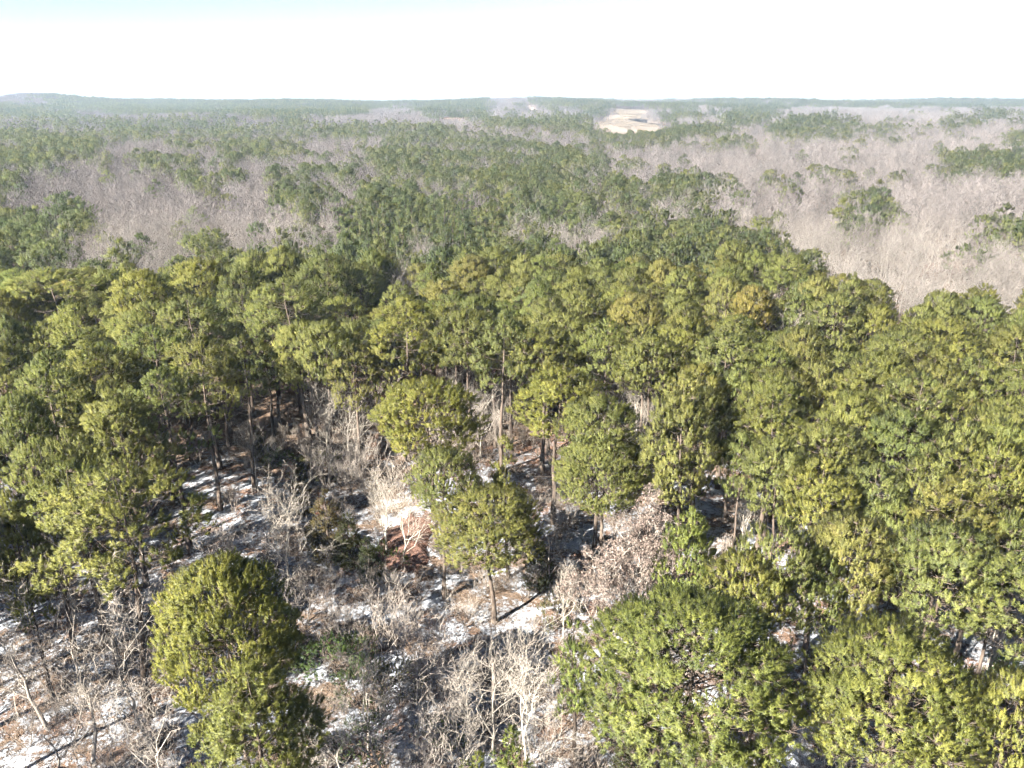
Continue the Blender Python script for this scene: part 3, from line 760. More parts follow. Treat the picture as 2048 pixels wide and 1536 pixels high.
# pines that can be told apart one by one: crown centre column, crown top row, crown width (photo px), height m, kind, tone, label
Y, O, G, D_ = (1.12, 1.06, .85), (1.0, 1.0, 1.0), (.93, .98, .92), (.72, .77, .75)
NEAR = [
    (114, 532, 165, 17, 'open', O, 'broad flat-topped pine on the left before the dark stand'),
    (140, 650, 178, 16, 'long', O, 'wide drooping olive pine below the broad flat-topped pine'),
    (270, 548, 112, 17, 'dome', Y, 'bright yellow-green dome pine at the front of the left stand'),
    (285, 607, 150, 17, 'open', O, 'layered pine in the left stand with dark trunk showing beneath'),
    (392, 520, 104, 17, 'dome', Y, 'sunlit round-topped pine high in the left stand'),
    (440, 516, 70, 17, 'tall', O, 'slim pine right behind the sunlit round-topped left pine'),
    (392, 592, 135, 18, 'open', O, 'tall pine with long bare trunk rising from snow on the left'),
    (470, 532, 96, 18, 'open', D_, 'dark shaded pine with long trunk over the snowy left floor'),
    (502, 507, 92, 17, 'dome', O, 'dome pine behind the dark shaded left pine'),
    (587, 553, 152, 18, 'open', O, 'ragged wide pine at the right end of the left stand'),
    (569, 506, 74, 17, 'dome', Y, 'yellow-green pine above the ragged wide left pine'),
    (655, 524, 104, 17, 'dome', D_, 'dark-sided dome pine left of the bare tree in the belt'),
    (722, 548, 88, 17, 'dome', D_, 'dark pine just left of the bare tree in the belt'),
    (221, 786, 172, 16, 'long', O, 'dome pine in the lower left stand beside striped snow'),
    (22, 798, 120, 16, 'dome', D_, 'dark green pine at the left edge beside a bare trunk'),
    (207, 957, 265, 16.5, 'open', O, 'very broad open pine with drooping pads on the lower left'),
    (6, 645, 66, 17, 'tall', D_, 'dark pine cut by the left edge of the picture'),
    (56, 902, 150, 15.5, 'open', O, 'tall pine at the left edge with dark trunk over snow'),
    (122, 888, 120, 15.5, 'open', O, 'pine between the left edge and the very broad open pine'),
    (10, 1010, 120, 14, 'long', G, 'low-hanging pine crown at the left edge above bare oaks'),
    (435, 1128, 272, 15.5, 'big', Y, 'large yellow-green pine before the pale bare oak'),
    (505, 1330, 255, 12.5, 'long', O, 'olive pine crown at the bottom left below the large yellow-green pine'),
    (858, 772, 190, 16, 'round', Y, 'perfectly round dense pine standing alone in the clearing'),
    (878, 912, 130, 13.5, 'dome', O, 'small loose pine below the round dense pine'),
    (1015, 874, 88, 12, 'cone', Y, 'cone-shaped young pine right of the round dense pine'),
    (1110, 755, 160, 16, 'dome', Y, 'broad bright pine at the back of the clearing'),
    (1195, 812, 150, 16, 'dome', O, 'bright pine in front of the pale bare trees'),
    (1213, 890, 185, 13.0, 'big', O, 'bushy pine below the bright pine before the bare trees'),
    (984, 978, 215, 12.0, 'big', O, 'ragged pine with long loose crown in the middle of the clearing'),
    (1392, 1014, 128, 13, 'long', (1.02, 1.12, .95), 'bright round pine behind the brown-leaved tree'),
    (1378, 758, 145, 17, 'long', O, 'tall pine at the right rim of the clearing'),
    (1372, 645, 112, 17, 'dome', Y, 'bright dome pine behind the pale bare trees of the clearing'),
    (1507, 578, 80, 17, 'dome', (1.35, 1.05, .8), 'golden-topped pine beside a bare tree in the belt'),
    (1706, 549, 74, 19, 'tall', O, 'tallest pine at the edge of the bare bottomland'),
    (1668, 594, 104, 17, 'dome', O, 'dome pine in front of the tallest edge pine'),
    (1762, 614, 84, 16, 'round', Y, 'rounded bright pine first right of the tallest edge pine'),
    (1842, 609, 72, 16, 'dome', O, 'edge pine second right of the tallest edge pine'),
    (1897, 606, 74, 16, 'dome', O, 'edge pine third right of the tallest edge pine'),
    (1975, 602, 90, 16, 'round', G, 'dark rounded pine at the bottomland edge near the right margin'),
    (2042, 627, 64, 16, 'dome', O, 'edge pine cut by the right margin below the bottomland'),
    (1610, 648, 112, 17, 'dome', O, 'wide pine in front of the golden-topped pine'),
    (1838, 640, 92, 16, 'dome', Y, 'bright crown just below the second edge pine on the right'),
    (1693, 676, 104, 16, 'dome', O, 'olive crown two below the tallest edge pine'),
    (1800, 664, 130, 16, 'round', O, 'wide rounded crown below the bright edge crowns on the right'),
    (1928, 684, 112, 16, 'dome', Y, 'pale crown below the dark rounded edge pine'),
    (1413, 728, 112, 17, 'dome', Y, 'sunlit crown above the tall pine at the clearing rim'),
    (1479, 738, 84, 16, 'dome', G, 'darker narrow crown right of the sunlit rim crown'),
    (1638, 728, 104, 16, 'dome', O, 'crown in the middle of the right slope, upper row'),
    (1969, 708, 112, 16, 'open', G, 'grey-green thin crown near the right margin'),
    (1565, 752, 132, 17, 'dome', Y, 'big bright dome with visible trunk on the right slope'),
    (1831, 748, 128, 16, 'open', O, 'flat spreading crown with dark hollow on the right slope'),
    (1720, 797, 124, 16, 'round', Y, 'yellow-green dome at the heart of the right slope'),
    (1812, 828, 142, 16, 'dome', G, 'mid-green dome right of the slope-centre yellow-green dome'),
    (1655, 850, 148, 16, 'dome', O, 'broad crown left below the slope-centre yellow-green dome'),
    (2020, 797, 114, 16, 'dome', Y, 'yellow crown at the right margin mid height'),
    (1930, 842, 122, 16, 'open', O, 'loose crown left of the yellow right-margin crown'),
    (2006, 884, 155, 16, 'open', Y, 'large layered crown under the yellow right-margin crown'),
    (1486, 873, 94, 14, 'dome', G, 'small green crown right of the clearing-rim tall pine'),
    (1572, 886, 134, 16, 'dome', O, 'crown with pale trunk on the lower right slope'),
    (1665, 932, 152, 16, 'dome', Y, 'wide pale dome low on the right slope'),
    (1760, 928, 130, 15, 'dome', O, 'olive crown between two domes low on the right slope'),
    (1862, 932, 130, 15, 'dome', O, 'dull olive crown low on the right slope'),
    (1711, 1044, 158, 15, 'round', O, 'dense dome above the two huge corner pines'),
    (1640, 1108, 114, 14, 'dome', G, 'grey-green crown left of the dense dome above the corner pines'),
    (1896, 1068, 192, 15.5, 'round', O, 'large round pine left of the broken dead trunk'),
    (1795, 1012, 112, 14, 'dome', G, 'shaded crown up left of the large round pine'),
    (1572, 1040, 140, 15, 'open', O, 'brownish loose crown above the yellow-green pine on the right'),
    (1487, 1102, 142, 15, 'dome', Y, 'yellow-green pine right of the bright round pine'),
    (1392, 1232, 425, 16.5, 'big', G, 'huge dark green pine filling the bottom right of centre'),
    (1800, 1254, 335, 16.5, 'big', Y, 'huge yellow-green domed pine in the bottom right corner'),
    (2030, 1358, 165, 15, 'dome', Y, 'pine cut by the lower right corner'),
    (2025, 1040, 130, 15, 'dome', D_, 'dark pine behind the broken dead trunk at the right margin'),
    (1155, 1232, 84, 9.5, 'sapling', (1, 1.1, .9), 'thin young pine with bare stem left of the huge dark pine'),
    (1026, 1448, 74, 6.5, 'sapling', (1, 1.1, .9), 'young pine at the bottom edge of the clearing'),
    (958, 1500, 56, 4.5, 'sapling', (1, 1.1, .9), 'smallest pine sapling at the bottom edge'),
(640, 640, 110, 16, 'dome', O, 'pine closing the left stand above the pale bare pair'),
    (800, 604, 150, 17, 'open', Y, 'broad pale pine behind the round dense pine'),
    (700, 690, 110, 14, 'open', O, 'loose pine above the pale bare pair by the left stand'),
    (905, 640, 120, 16, 'dome', O, 'pine at the front of the belt straight behind the round pine'),
    (1000, 640, 115, 16, 'open', O, 'open pine with dark hollow at the front of the belt'),
    (1100, 650, 112, 16, 'dome', O, 'pine at the front of the belt behind the broad bright pine'),
    (1200, 640, 115, 16, 'open', G, 'greener pine at the front of the belt left of the bare trees'),
]

class Spots:
    """places already taken, with radii"""
    def __init__(self):
        self.c = {}
    def ok(self, x, y, r):
        i, j = int(x // 8), int(y // 8)
        for a in (-1, 0, 1):
            for b in (-1, 0, 1):
                for (X, Y_, R_) in self.c.get((i + a, j + b), ()):
                    if (x - X) ** 2 + (y - Y_) ** 2 < (r + R_) ** 2:
                        return False
        return True
    def add(self, x, y, r):
        self.c.setdefault((int(x // 8), int(y // 8)), []).append((x, y, r))
spots = Spots()

pine_list, bare_list = [], []        # dicts: x,y,h,R,style,tone,label
for (px, py, w, h, style, tone, label) in NEAR:
    if px > 700 and style in ('dome', 'round', 'tall', 'big'):
        h *= 0.88
    p = at(px, py, h)
    dep = proj(p)[2]
    R = w * 0.5 / F_PX * dep
    g = float(ground(p[0], p[1]))
    pine_list.append(dict(x=p[0], y=p[1], h=h, R=R, style=style, tone=tone, label=label, hand=True))
    spots.add(p[0], p[1], R * 0.75)

def classify(x, y):
    """pine share at a place, judged where a 15 m tree top would be seen"""
    q = proj(np.stack([x, y, np.full_like(x, 12.5)], -1))
    qx, qy = q[:, 0], q[:, 1]
    jr = np.random.default_rng(5)
    qx = qx + jr.normal(size=len(x)) * 12
    qy = qy + jr.normal(size=len(x)) * np.clip((qy - 185) * 0.05, 0.6, 10)
    share = np.full(len(x), 0.02)
    for poly, s in PINE_AREAS:
        if s < 1 and 0 <= poly[0][0] < 640 and 235 < poly[0][1] < 540:
            s = s * 0.58
        elif s < 0.97 and poly[0][0] < 1320 and 235 < poly[0][1] < 390:
            s = s * 0.8
        share = np.where(inpoly(qx, qy, poly), np.maximum(share, s), share)
    for poly, s in BARE_SPOTS:
        share = np.where(inpoly(qx, qy, poly), share * (1 - s), share)
    q = proj(np.stack([x, y, np.full_like(x, 15.0)], -1))
    qx, qy = q[:, 0], q[:, 1]
    pn = 0.5 + 0.25 * (np.sin(x * 0.083 + 1.7 * np.sin(y * 0.031)) + np.sin(y * 0.071 + 2.1 * np.sin(x * 0.027) + 2))
    dd = np.hypot(x, y)
    share = np.where((dd > 170) & (share < 0.97), np.clip(share * (0.05 + 1.75 * pn), 0, 1), share)
    near = qy > 640
    fill = np.zeros(len(x), bool)
    for poly in NEAR_FILL:
        fill |= inpoly(qx, qy, poly)
    clear = inpoly(qx, qy, CLEARING)
    share = np.where(near, np.where(fill, 0.9, 0.0), share)
    # open fields: nothing stands on them nor just before them
    g = proj(np.stack([x, y, np.zeros_like(x)], -1))
    field = np.zeros(len(x), bool)
    for poly in (FIELD, FIELD2, FIELD3, MARSH):
        field |= inpoly(g[:, 0], g[:, 1], poly)
    for poly in (FIELD, FIELD2, FIELD3):
        for zz in (4.0, 8.0, 12.0, 15.0):
            q2 = proj(np.stack([x, y, np.full_like(x, zz)], -1))
            field |= inpoly(q2[:, 0], q2[:, 1], poly)
    for poly in HOMES:
        hy = at(poly[2][0], poly[2][1], 0)[1] + 25
        for zz in (0.0, 6.0, 12.0, 15.0):
            q2 = proj(np.stack([x, y, np.full_like(x, zz)], -1))
            field |= inpoly(q2[:, 0], q2[:, 1], poly) & (y < hy) & (y > hy - 260)
    q2 = proj(np.stack([x, y, np.full_like(x, 5.0)], -1))
    field |= inpoly(q2[:, 0], q2[:, 1], MARSH)
    return share, near, clear, field, qx, qy

def candidates(y0, y1, step, half):
    ys = np.arange(y0, y1, step)
    pts = []
    for yy in ys:
        w = half(yy)
        xs = np.arange(-w, w, step)
        pts.append(np.stack([xs, np.full_like(xs, yy)], -1))
    P = np.concatenate(pts)
    return P + rng.uniform(-.42, .42, P.shape) * step

P = candidates(-40, 640, 3.5, lambda y: 45 + max(y, 0) * 0.80)
P = P[np.argsort(np.hypot(P[:, 0], P[:, 1]))]
share, near, clear, field, qx, qy = classify(P[:, 0], P[:, 1])
YOUNG = [(655, 400), (1024, 385), (1024, 482), (655, 482)]
young = inpoly(qx, qy + 20, YOUNG)
for k in range(len(P)):
    x, y = P[k]
    if field[k] or (y < 12 and abs(x) < 12):
        continue
    u = rng.uniform()
    d = math.hypot(x, y)
    if u < share[k]:
        if young[k]:
            h, R, style = rng.uniform(11, 14), rng.uniform(1.9, 2.5), 'cone'
        else:
            h = rng.uniform(11.5, 15.5) if d < 120 else rng.uniform(10.5, 14.0)
            R = rng.uniform(2.0, 3.1)
            style = rng.choice(['dome', 'dome', 'round', 'round', 'tall', 'open'] if d < 160 else ['dome', 'dome', 'round', 'tall'])
        if near[k]:
            h = rng.uniform(13.5, 15.5)
            R = rng.uniform(2.4, 3.2)
            if qx[k] < 600:
                style = 'open'
                h += 1.5
                if rng.uniform() < 0.45:
                    continue
        if not spots.ok(x, y, R * 0.56):
            continue
        spots.add(x, y, R * 0.56)
        t = rng.uniform(0.85, 1.12)
        tone = (t * rng.uniform(.9, 1.1), t, t * rng.uniform(.85, 1.0))
        pine_list.append(dict(x=x, y=y, h=h, R=R, style=style, tone=tone, label=None, hand=False))
    elif not near[k]:
        R = rng.uniform(1.6, 2.6)
        if share[k] > 0.5 and rng.uniform() < 0.5:
            continue
        if not spots.ok(x, y, R * 0.75):
            continue
        spots.add(x, y, R * 0.75)
        bare_list.append(dict(x=x, y=y, h=rng.uniform(9.5, 13.0), style='tall' if rng.uniform() < .4 else 'oak', tone=(.54, .535, .55), label=None, hand=False))

# bare trees that can be told apart: column, row of the top, height, kind, thickness tone, label
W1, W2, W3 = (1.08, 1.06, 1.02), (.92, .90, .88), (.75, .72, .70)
NEAR_BARE = [
    (548, 1000, 9.0, 'oak', W1, 'big pale bare oak behind the large yellow-green pine'),
    (640, 778, 9.5, 'oak', W1, 'left tree of the pale bare pair beside the left stand'),
    (690, 790, 8.5, 'oak', W1, 'right tree of the pale bare pair beside the left stand'),
    (760, 930, 8.5, 'tall', W1, 'slender pale bare tree over the red clay bank'),
    (722, 868, 6.0, 'bush', W2, 'bare thicket tree left of the round dense pine'),
    (960, 800, 7.0, 'oak', W2, 'spreading bare tree right of the round dense pine'),
    (1000, 822, 5.5, 'bush', W2, 'low bare bush right of the round dense pine'),
    (915, 752, 8.0, 'oak', W1, 'pale forked bare tree behind the round dense pine'),
    (1183, 708, 10.5, 'tall', W2, 'upright bare tree left of the pale bare cluster'),
    (1232, 735, 9.5, 'oak', W1, 'left crown of the pale bare cluster at the clearing back'),
    (1275, 760, 9.5, 'oak', W1, 'middle crown of the pale bare cluster at the clearing back'),
    (1300, 800, 9.0, 'tall', W1, 'right crown of the pale bare cluster at the clearing back'),
    (1290, 850, 6.0, 'bush', W2, 'bare bush at the foot of the pale bare cluster'),
    (812, 522, 13.5, 'tall', W2, 'lone bare tree standing inside the pine belt'),
    (500, 858, 6.5, 'oak', W2, 'small bare tree on the snow under the left stand'),
    (420, 1040, 5.0, 'bush', W2, 'bare bush left of the big pale oak'),
    (598, 1130, 5.0, 'bush', W2, 'low bare bush right of the big pale oak'),
    (130, 1290, 9.5, 'gnarl', W3, 'gnarled bare oak with thick dark trunk in the lower left corner'),
    (40, 1230, 8.5, 'gnarl', W3, 'twisted grey bare oak at the lower left edge'),
    (262, 1275, 8.5, 'gnarl', W2, 'crooked bare oak left of the large yellow-green pine'),
    (60, 1400, 6.5, 'gnarl', W3, 'low shaded bare oak in the bottom left corner'),
    (330, 1455, 6.0, 'gnarl', W2, 'bare oak crown at the bottom edge left of the olive pine'),
    (205, 1480, 5.5, 'gnarl', W3, 'shaded bare tree at the bottom edge by the thick trunk'),
    (720, 1310, 6.5, 'oak', W1, 'pale branching bare tree low left in the clearing'),
    (760, 1390, 6.0, 'oak', W1, 'bare tree over snow at the bottom left of the clearing'),
    (690, 1420, 5.5, 'gnarl', W2, 'crooked bare tree right of the bottom olive pine'),
    (840, 1240, 6.0, 'bush', W2, 'bare bush before the ragged middle pine'),
    (820, 1280, 7.5, 'oak', W2, 'bare tree with fanned branches in the lower clearing'),
    (905, 1300, 7.0, 'tall', W2, 'upright bare tree in the lower clearing'),
    (985, 1290, 8.0, 'oak', W2, 'bare tree with thick dead stem in the lower clearing'),
    (1055, 1330, 7.0, 'oak', W1, 'wide pale bare tree left of the thin young pine'),
    (1085, 1420, 6.0, 'oak', W2, 'bare tree above the young pine at the bottom edge'),
    (900, 1420, 6.0, 'oak', W2, 'bare tree near the bottom edge left of the young pine'),
    (830, 1470, 5.0, 'bush', W2, 'bare bush at the bottom edge of the clearing'),
    (760, 1180, 5.0, 'bush', W2, 'bare bush in front of the red clay bank'),
    (690, 1190, 4.5, 'bush', W2, 'bare bush left of the red clay bank'),
    (1100, 1010, 7.5, 'oak', W3, 'dark bare tree between the ragged pine and brown-leaved tree'),
    (1130, 1120, 6.0, 'tall', W1, 'thin pale bare tree left of the brown-leaved tree'),
    (1330, 1210, 6.0, 'bush', W2, 'bare bush right below the brown-leaved tree'),
    (1660, 1452, 5.0, 'oak', W1, 'pale bare tree between the two huge corner pines at bottom'),
    (1620, 1490, 4.0, 'bush', W2, 'bare bush at the bottom between the huge corner pines'),
    (1500, 960, 7.0, 'tall', W1, 'thin pale bare tree below the small green slope crown'),
    (1925, 1030, 8.0, 'oak', W1, 'bare tree above the large round pine near the right margin'),
    (2015, 1150, 8.0, 'oak', W1, 'pale bare tree behind the broken dead trunk'),
    (1456, 590, 12, 'tall', W1, 'slim bare tree left of the golden-topped pine'),
    (1590, 640, 11, 'oak', W2, 'pale grey bare crown in the belt right of the golden-topped pine'),
    (800, 1000, 6.0, 'oak', W1, 'pale bare tree standing on the red clay bank'),
    (700, 905, 5.0, 'bush', W2, 'tangled bare bush below the pale bare pair'),
    (650, 880, 5.0, 'bush', W2, 'bare bush under the pale bare pair on the left'),
    (925, 862, 5.0, 'bush', W3, 'shaded bare bush in the shadow of the round dense pine'),
    (20, 930, 7.0, 'gnarl', W2, 'forked grey bare trunk at the left edge'),
    (350, 1150, 4.5, 'bush', W2, 'bare bush between the broad open pine and yellow-green pine'),
]
NB = []
for (px, py, h, style, tone, label) in NEAR_BARE:
    p = at(px, py, h)
    NB.append(dict(x=p[0], y=p[1], h=h, style=style, tone=tone, label=label, hand=True))
bare_list = NB + bare_list

# split each kind: the 300 that show largest as single trees, the rest as one wood
def in_frame(t):
    q = proj(np.array([t['x'], t['y'], t['h'] * 0.75]))
    t['q'] = q
    return -30 < q[0] < 2078 and 150 < q[1] < 1580 and q[2] > 5

def split(lst, n):
    a = [t for t in lst if in_frame(t)]
    b = [t for t in lst if not in_frame(t)]
    a.sort(key=lambda t: (not t['hand'], t['q'][2]))
    return a[:n], a[n:] + b
pine_ind, pine_rest = split(pine_list, 300)
bare_ind, bare_rest = split(bare_list, 300)

# ------------------------------------------------------------------ labels for the trees of the auto-filled stands
ORD = ['first', 'second', 'third', 'fourth', 'fifth', 'sixth', 'seventh', 'eighth', 'ninth', 'tenth', 'eleventh', 'twelfth',
       'thirteenth', 'fourteenth', 'fifteenth', 'sixteenth', 'seventeenth', 'eighteenth', 'nineteenth', 'twentieth']

def zone_labels(trees, zone_of, per_row, fmt, group):
    zones = {}
    for t in trees:
        zones.setdefault(zone_of(t), []).append(t)
    for z, ts in zones.items():
        ts.sort(key=lambda t: -t['q'][1])
        for a in range(0, len(ts), per_row):
            row = sorted(ts[a:a + per_row], key=lambda t: t['q'][0])
            for i, t in enumerate(row):
                t['label'] = fmt(t, ORD[i], ORD[a // per_row] if a // per_row < len(ORD) else 'last', z)
                t['group'] = group

def pine_zone(t):
    x, y = t['q'][0], t['q'][1]
    if x > 1330 and y > 600:
        return 'the right-hand pine slope'
    if x < 620 and y > 560:
        return 'the left-hand pine stand'
    if x < 560:
        return 'the far left pines'
    return 'the central pine belt' if x < 1000 else 'the right-centre pine belt'
SHAPE = {'dome': 'domed', 'round': 'round', 'tall': 'tall', 'open': 'loose-crowned', 'cone': 'cone-shaped', 'big': 'huge', 'sapling': 'thin', 'long': 'long-crowned'}
def tone_word(t):
    c = t['tone']
    return 'yellow-green' if c[0] / c[2] > 1.15 and c[1] > 1 else 'olive' if c[0] >= c[1] else 'dark green' if c[1] < .93 else 'green'
zone_labels([t for t in pine_ind if not t['label']], pine_zone, 14,
            lambda t, i, r, z: '%s %s pine, %s from left, %s row of %s' % (tone_word(t), SHAPE[t['style']], i, r, z), 'pines of the dense stands')
def bare_zone(t):
    x, y = t['q'][0], t['q'][1]
    if x > 1480:
        return 'the bare bottomland on the right'
    if x < 640:
        return 'the bare woods on the left'
    return 'bare gaps in the pine belt'
zone_labels([t for t in bare_ind if not t['label']], bare_zone, 14,
            lambda t, i, r, z: 'grey leafless tree, %s from left, %s row of %s' % (i, r, z), 'leafless trees of the bare woods')

def tree_obj(name, proto, t, cat, sx, sz, mat_needle=True, rot=None):
    e = bpy.data.objects.new(name, None)
    e.empty_display_size = 0.5
    scene.collection.objects.link(e)
    e.location = (t['x'], t['y'], float(ground(t['x'], t['y'])))
    e.rotation_euler[2] = rng.uniform(0, 6.28) if rot is None else rot
    e.scale = (sx, sx, sz)
    a = obj('trunk', proto['t'], e)
    b = obj('crown', proto['c'], e)
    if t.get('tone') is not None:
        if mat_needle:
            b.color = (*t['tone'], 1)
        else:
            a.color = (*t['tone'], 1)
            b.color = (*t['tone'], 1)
    tag(e, t['label'], cat, t.get('group'))
    return e

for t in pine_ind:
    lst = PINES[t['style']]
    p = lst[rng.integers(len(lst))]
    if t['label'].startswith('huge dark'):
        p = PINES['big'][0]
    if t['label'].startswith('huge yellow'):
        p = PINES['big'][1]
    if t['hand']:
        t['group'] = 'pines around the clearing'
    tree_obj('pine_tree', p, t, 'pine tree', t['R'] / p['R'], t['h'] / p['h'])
for t in bare_ind:
    lst = BARES[t['style']]
    p = lst[rng.integers(len(lst))]
    s = t['h'] / p['h']
    if t['hand']:
        t['group'] = 'leafless trees in the clearing'
    tree_obj('bare_tree', p, t, 'bare tree', s * rng.uniform(.95, 1.15), s, False)

# ------------------------------------------------------------------ the woods beyond, one mass of each kind
def scatter(name, pts, rot, scl, idx, protos, label):
    coll = bpy.data.collections.new(name + '_kinds')
    for k, o in enumerate(protos):
        o.name = '%s_kind_%02d' % (name, k)
        coll.objects.link(o)
    me = bpy.data.meshes.new(name)
    pts = np.asarray(pts, np.float32)
    me.vertices.add(len(pts))
    me.vertices.foreach_set('co', pts.ravel())
    for nm, ty, arr in (('rz', 'FLOAT', rot), ('sc', 'FLOAT_VECTOR', scl), ('ix', 'INT', idx)):
        a = me.attributes.new(nm, ty, 'POINT')
        a.data.foreach_set('vector' if ty == 'FLOAT_VECTOR' else 'value', np.ascontiguousarray(arr, np.int32 if ty == 'INT' else np.float32).ravel())
    o = obj(name, me)
    ng = bpy.data.node_groups.new(name, 'GeometryNodeTree')
    ng.interface.new_socket('Geometry', in_out='INPUT', socket_type='NodeSocketGeometry')
    ng.interface.new_socket('Geometry', in_out='OUTPUT', socket_type='NodeSocketGeometry')
    nd, lk = ng.nodes, ng.links
    gi, go = nd.new('NodeGroupInput'), nd.new('NodeGroupOutput')
    iop = nd.new('GeometryNodeInstanceOnPoints')
    ci = nd.new('GeometryNodeCollectionInfo')
    ci.inputs['Collection'].default_value = coll
    ci.inputs['Separate Children'].default_value = True
    ci.inputs['Reset Children'].default_value = True
    def attr(nm, ty):
        n = nd.new('GeometryNodeInputNamedAttribute')
        n.data_type = ty
        n.inputs['Name'].default_value = nm
        return n.outputs['Attribute']
    cx = nd.new('ShaderNodeCombineXYZ')
    lk.new(attr('rz', 'FLOAT'), cx.inputs[2])
    e2r = nd.new('FunctionNodeEulerToRotation')
    lk.new(cx.outputs[0], e2r.inputs[0])
    iop.inputs['Pick Instance'].default_value = True
    lk.new(gi.outputs[0], iop.inputs['Points'])
    lk.new(ci.outputs[0], iop.inputs['Instance'])
    lk.new(attr('ix', 'INT'), iop.inputs['Instance Index'])
    lk.new(e2r.outputs[0], iop.inputs['Rotation'])
    lk.new(attr('sc', 'FLOAT_VECTOR'), iop.inputs['Scale'])
    lk.new(iop.outputs[0], go.inputs[0])
    md = o.modifiers.new('scatter', 'NODES')
    md.node_group = ng
    o['kind'] = 'stuff'
    o['label'] = label
    return o

def joined(name, p, mats):
    """one mesh with trunk and crown, for the mass of trees"""
    parts = []
    for k, key in enumerate(('t', 'c')):
        o = p[key]
        v = np.empty(len(o.vertices) * 3, np.float32); o.vertices.foreach_get('co', v)
        o.calc_loop_triangles()
        tri = np.empty(len(o.loop_triangles) * 3, np.int32); o.loop_triangles.foreach_get('vertices', tri)
        t = np.empty(len(o.vertices), np.float32); o.attributes['tint'].data.foreach_get('value', t)
        if key == 'c' and 'nrm' in o.attributes:
            nn = np.empty(len(o.vertices) * 3, np.float32); o.attributes['nrm'].data.foreach_get('vector', nn)
            parts.append((v.reshape(-1, 3), tri.reshape(-1, 3), k, t, nn.reshape(-1, 3)))
        else:
            parts.append((v.reshape(-1, 3), tri.reshape(-1, 3), k, t))
    return whole(name, parts, mats)

# kilometre-scale groves
G = candidates(560, 2450, 17, lambda y: 60 + y * 0.78)
gshare, _, _, gfield, gqx, gqy = classify(G[:, 0], G[:, 1])
gu = rng.uniform(size=len(G))
keep = ~gfield & (gqy > 186)
# thin out by patches of the far woods
mixed = (gshare > 0.05) & (gshare < 0.55) & (rng.uniform(size=len(G)) < 0.55)
is_pine = (gu < gshare) & keep & ~mixed
is_bare = ~is_pine & keep

pr_kinds = FP + FPC + [joined('near_pine', PINES['dome'][0], [M['bark'], M['needle']]), joined('near_pine', PINES['open'][1], [M['bark'], M['needle']])] + GP
n0 = len(FP) + len(FPC)
pts, rot, scl, idx = [], [], [], []
for t in pine_rest:
    d = math.hypot(t['x'], t['y'])
    close = d < 110
    if close:
        i = n0 + int(rng.integers(2)); R0, h0 = (3.2, 16) if i == n0 else (3.4, 18)
    elif t['style'] == 'cone':
        i = len(FP) + int(rng.integers(2)); R0, h0 = 2.0, 13
    else:
        i = int(rng.integers(4)); R0, h0 = (3.1, 3.0, 2.5, 3.4)[i], 15
    pts.append((t['x'], t['y'], float(ground(t['x'], t['y'])))); rot.append(rng.uniform(0, 6.28))
    scl.append((t['R'] / R0, t['R'] / R0, t['h'] / h0)); idx.append(i)
gi_ = np.where(is_pine)[0]
gz = ground(G[:, 0], G[:, 1])
for k in gi_:
    pts.append((G[k, 0], G[k, 1], gz[k])); rot.append(rng.uniform(0, 6.28))
    s = rng.uniform(.72, .95); scl.append((1, 1, s)); idx.append(n0 + 2 + int(rng.integers(3)))
scatter('pine_wood', pts, rot, scl, idx, pr_kinds, 'far pine woods in dark green bands fading into haze')

pts, rot, scl, idx = [], [], [], []
for t in bare_rest:
    pts.append((t['x'], t['y'], float(ground(t['x'], t['y'])))); rot.append(rng.uniform(0, 6.28))
    s = t['h'] / 13; scl.append((s * 1.1, s * 1.1, s)); idx.append(int(rng.integers(4)))
for k in np.where(is_bare)[0]:
    pts.append((G[k, 0], G[k, 1], gz[k])); rot.append(rng.uniform(0, 6.28))
    s = rng.uniform(.78, 1.0); scl.append((1, 1, s)); idx.append((7 if mixed[k] else 4) + int(rng.integers(3)))
scatter('bare_wood', pts, rot, scl, idx, FB + GB + GM, 'far leafless woods with stray pines, a pale grey-brown mass')
print('TREES', len(pine_list), len(bare_list), len(G), is_pine.sum(), is_bare.sum())

# ------------------------------------------------------------------ undergrowth and single things of the clearing
def mini_bush(seed, h, lv=(4, 4, 3), multi=5):
    pt, tw, _ = bare(seed, h, spread=0.6, lv=lv, trunk_frac=0.2, gnarl=0.10, up=0.4, far=True, tw=0.016, multi=multi)
    return whole('brush', pt + tw, [M['brush'], M['brush']])

def litter(seed):
    r = np.random.default_rng(seed)
    n = 90
    p = np.column_stack([r.normal(size=(n, 2)) * 0.9, r.uniform(0.01, 0.06, n)])
    a = r.uniform(0, 6.28, n)
    d = unit(np.column_stack([np.cos(a), np.sin(a), r.uniform(-.05, .35, n)]))
    V, F = blades(p, d, r.uniform(0.08, 0.7, n) ** 1.2, r.uniform(0.02, 0.07, n), r)
    return whole('litter', [(V, F, 0, 0.5)], [M['bark']])

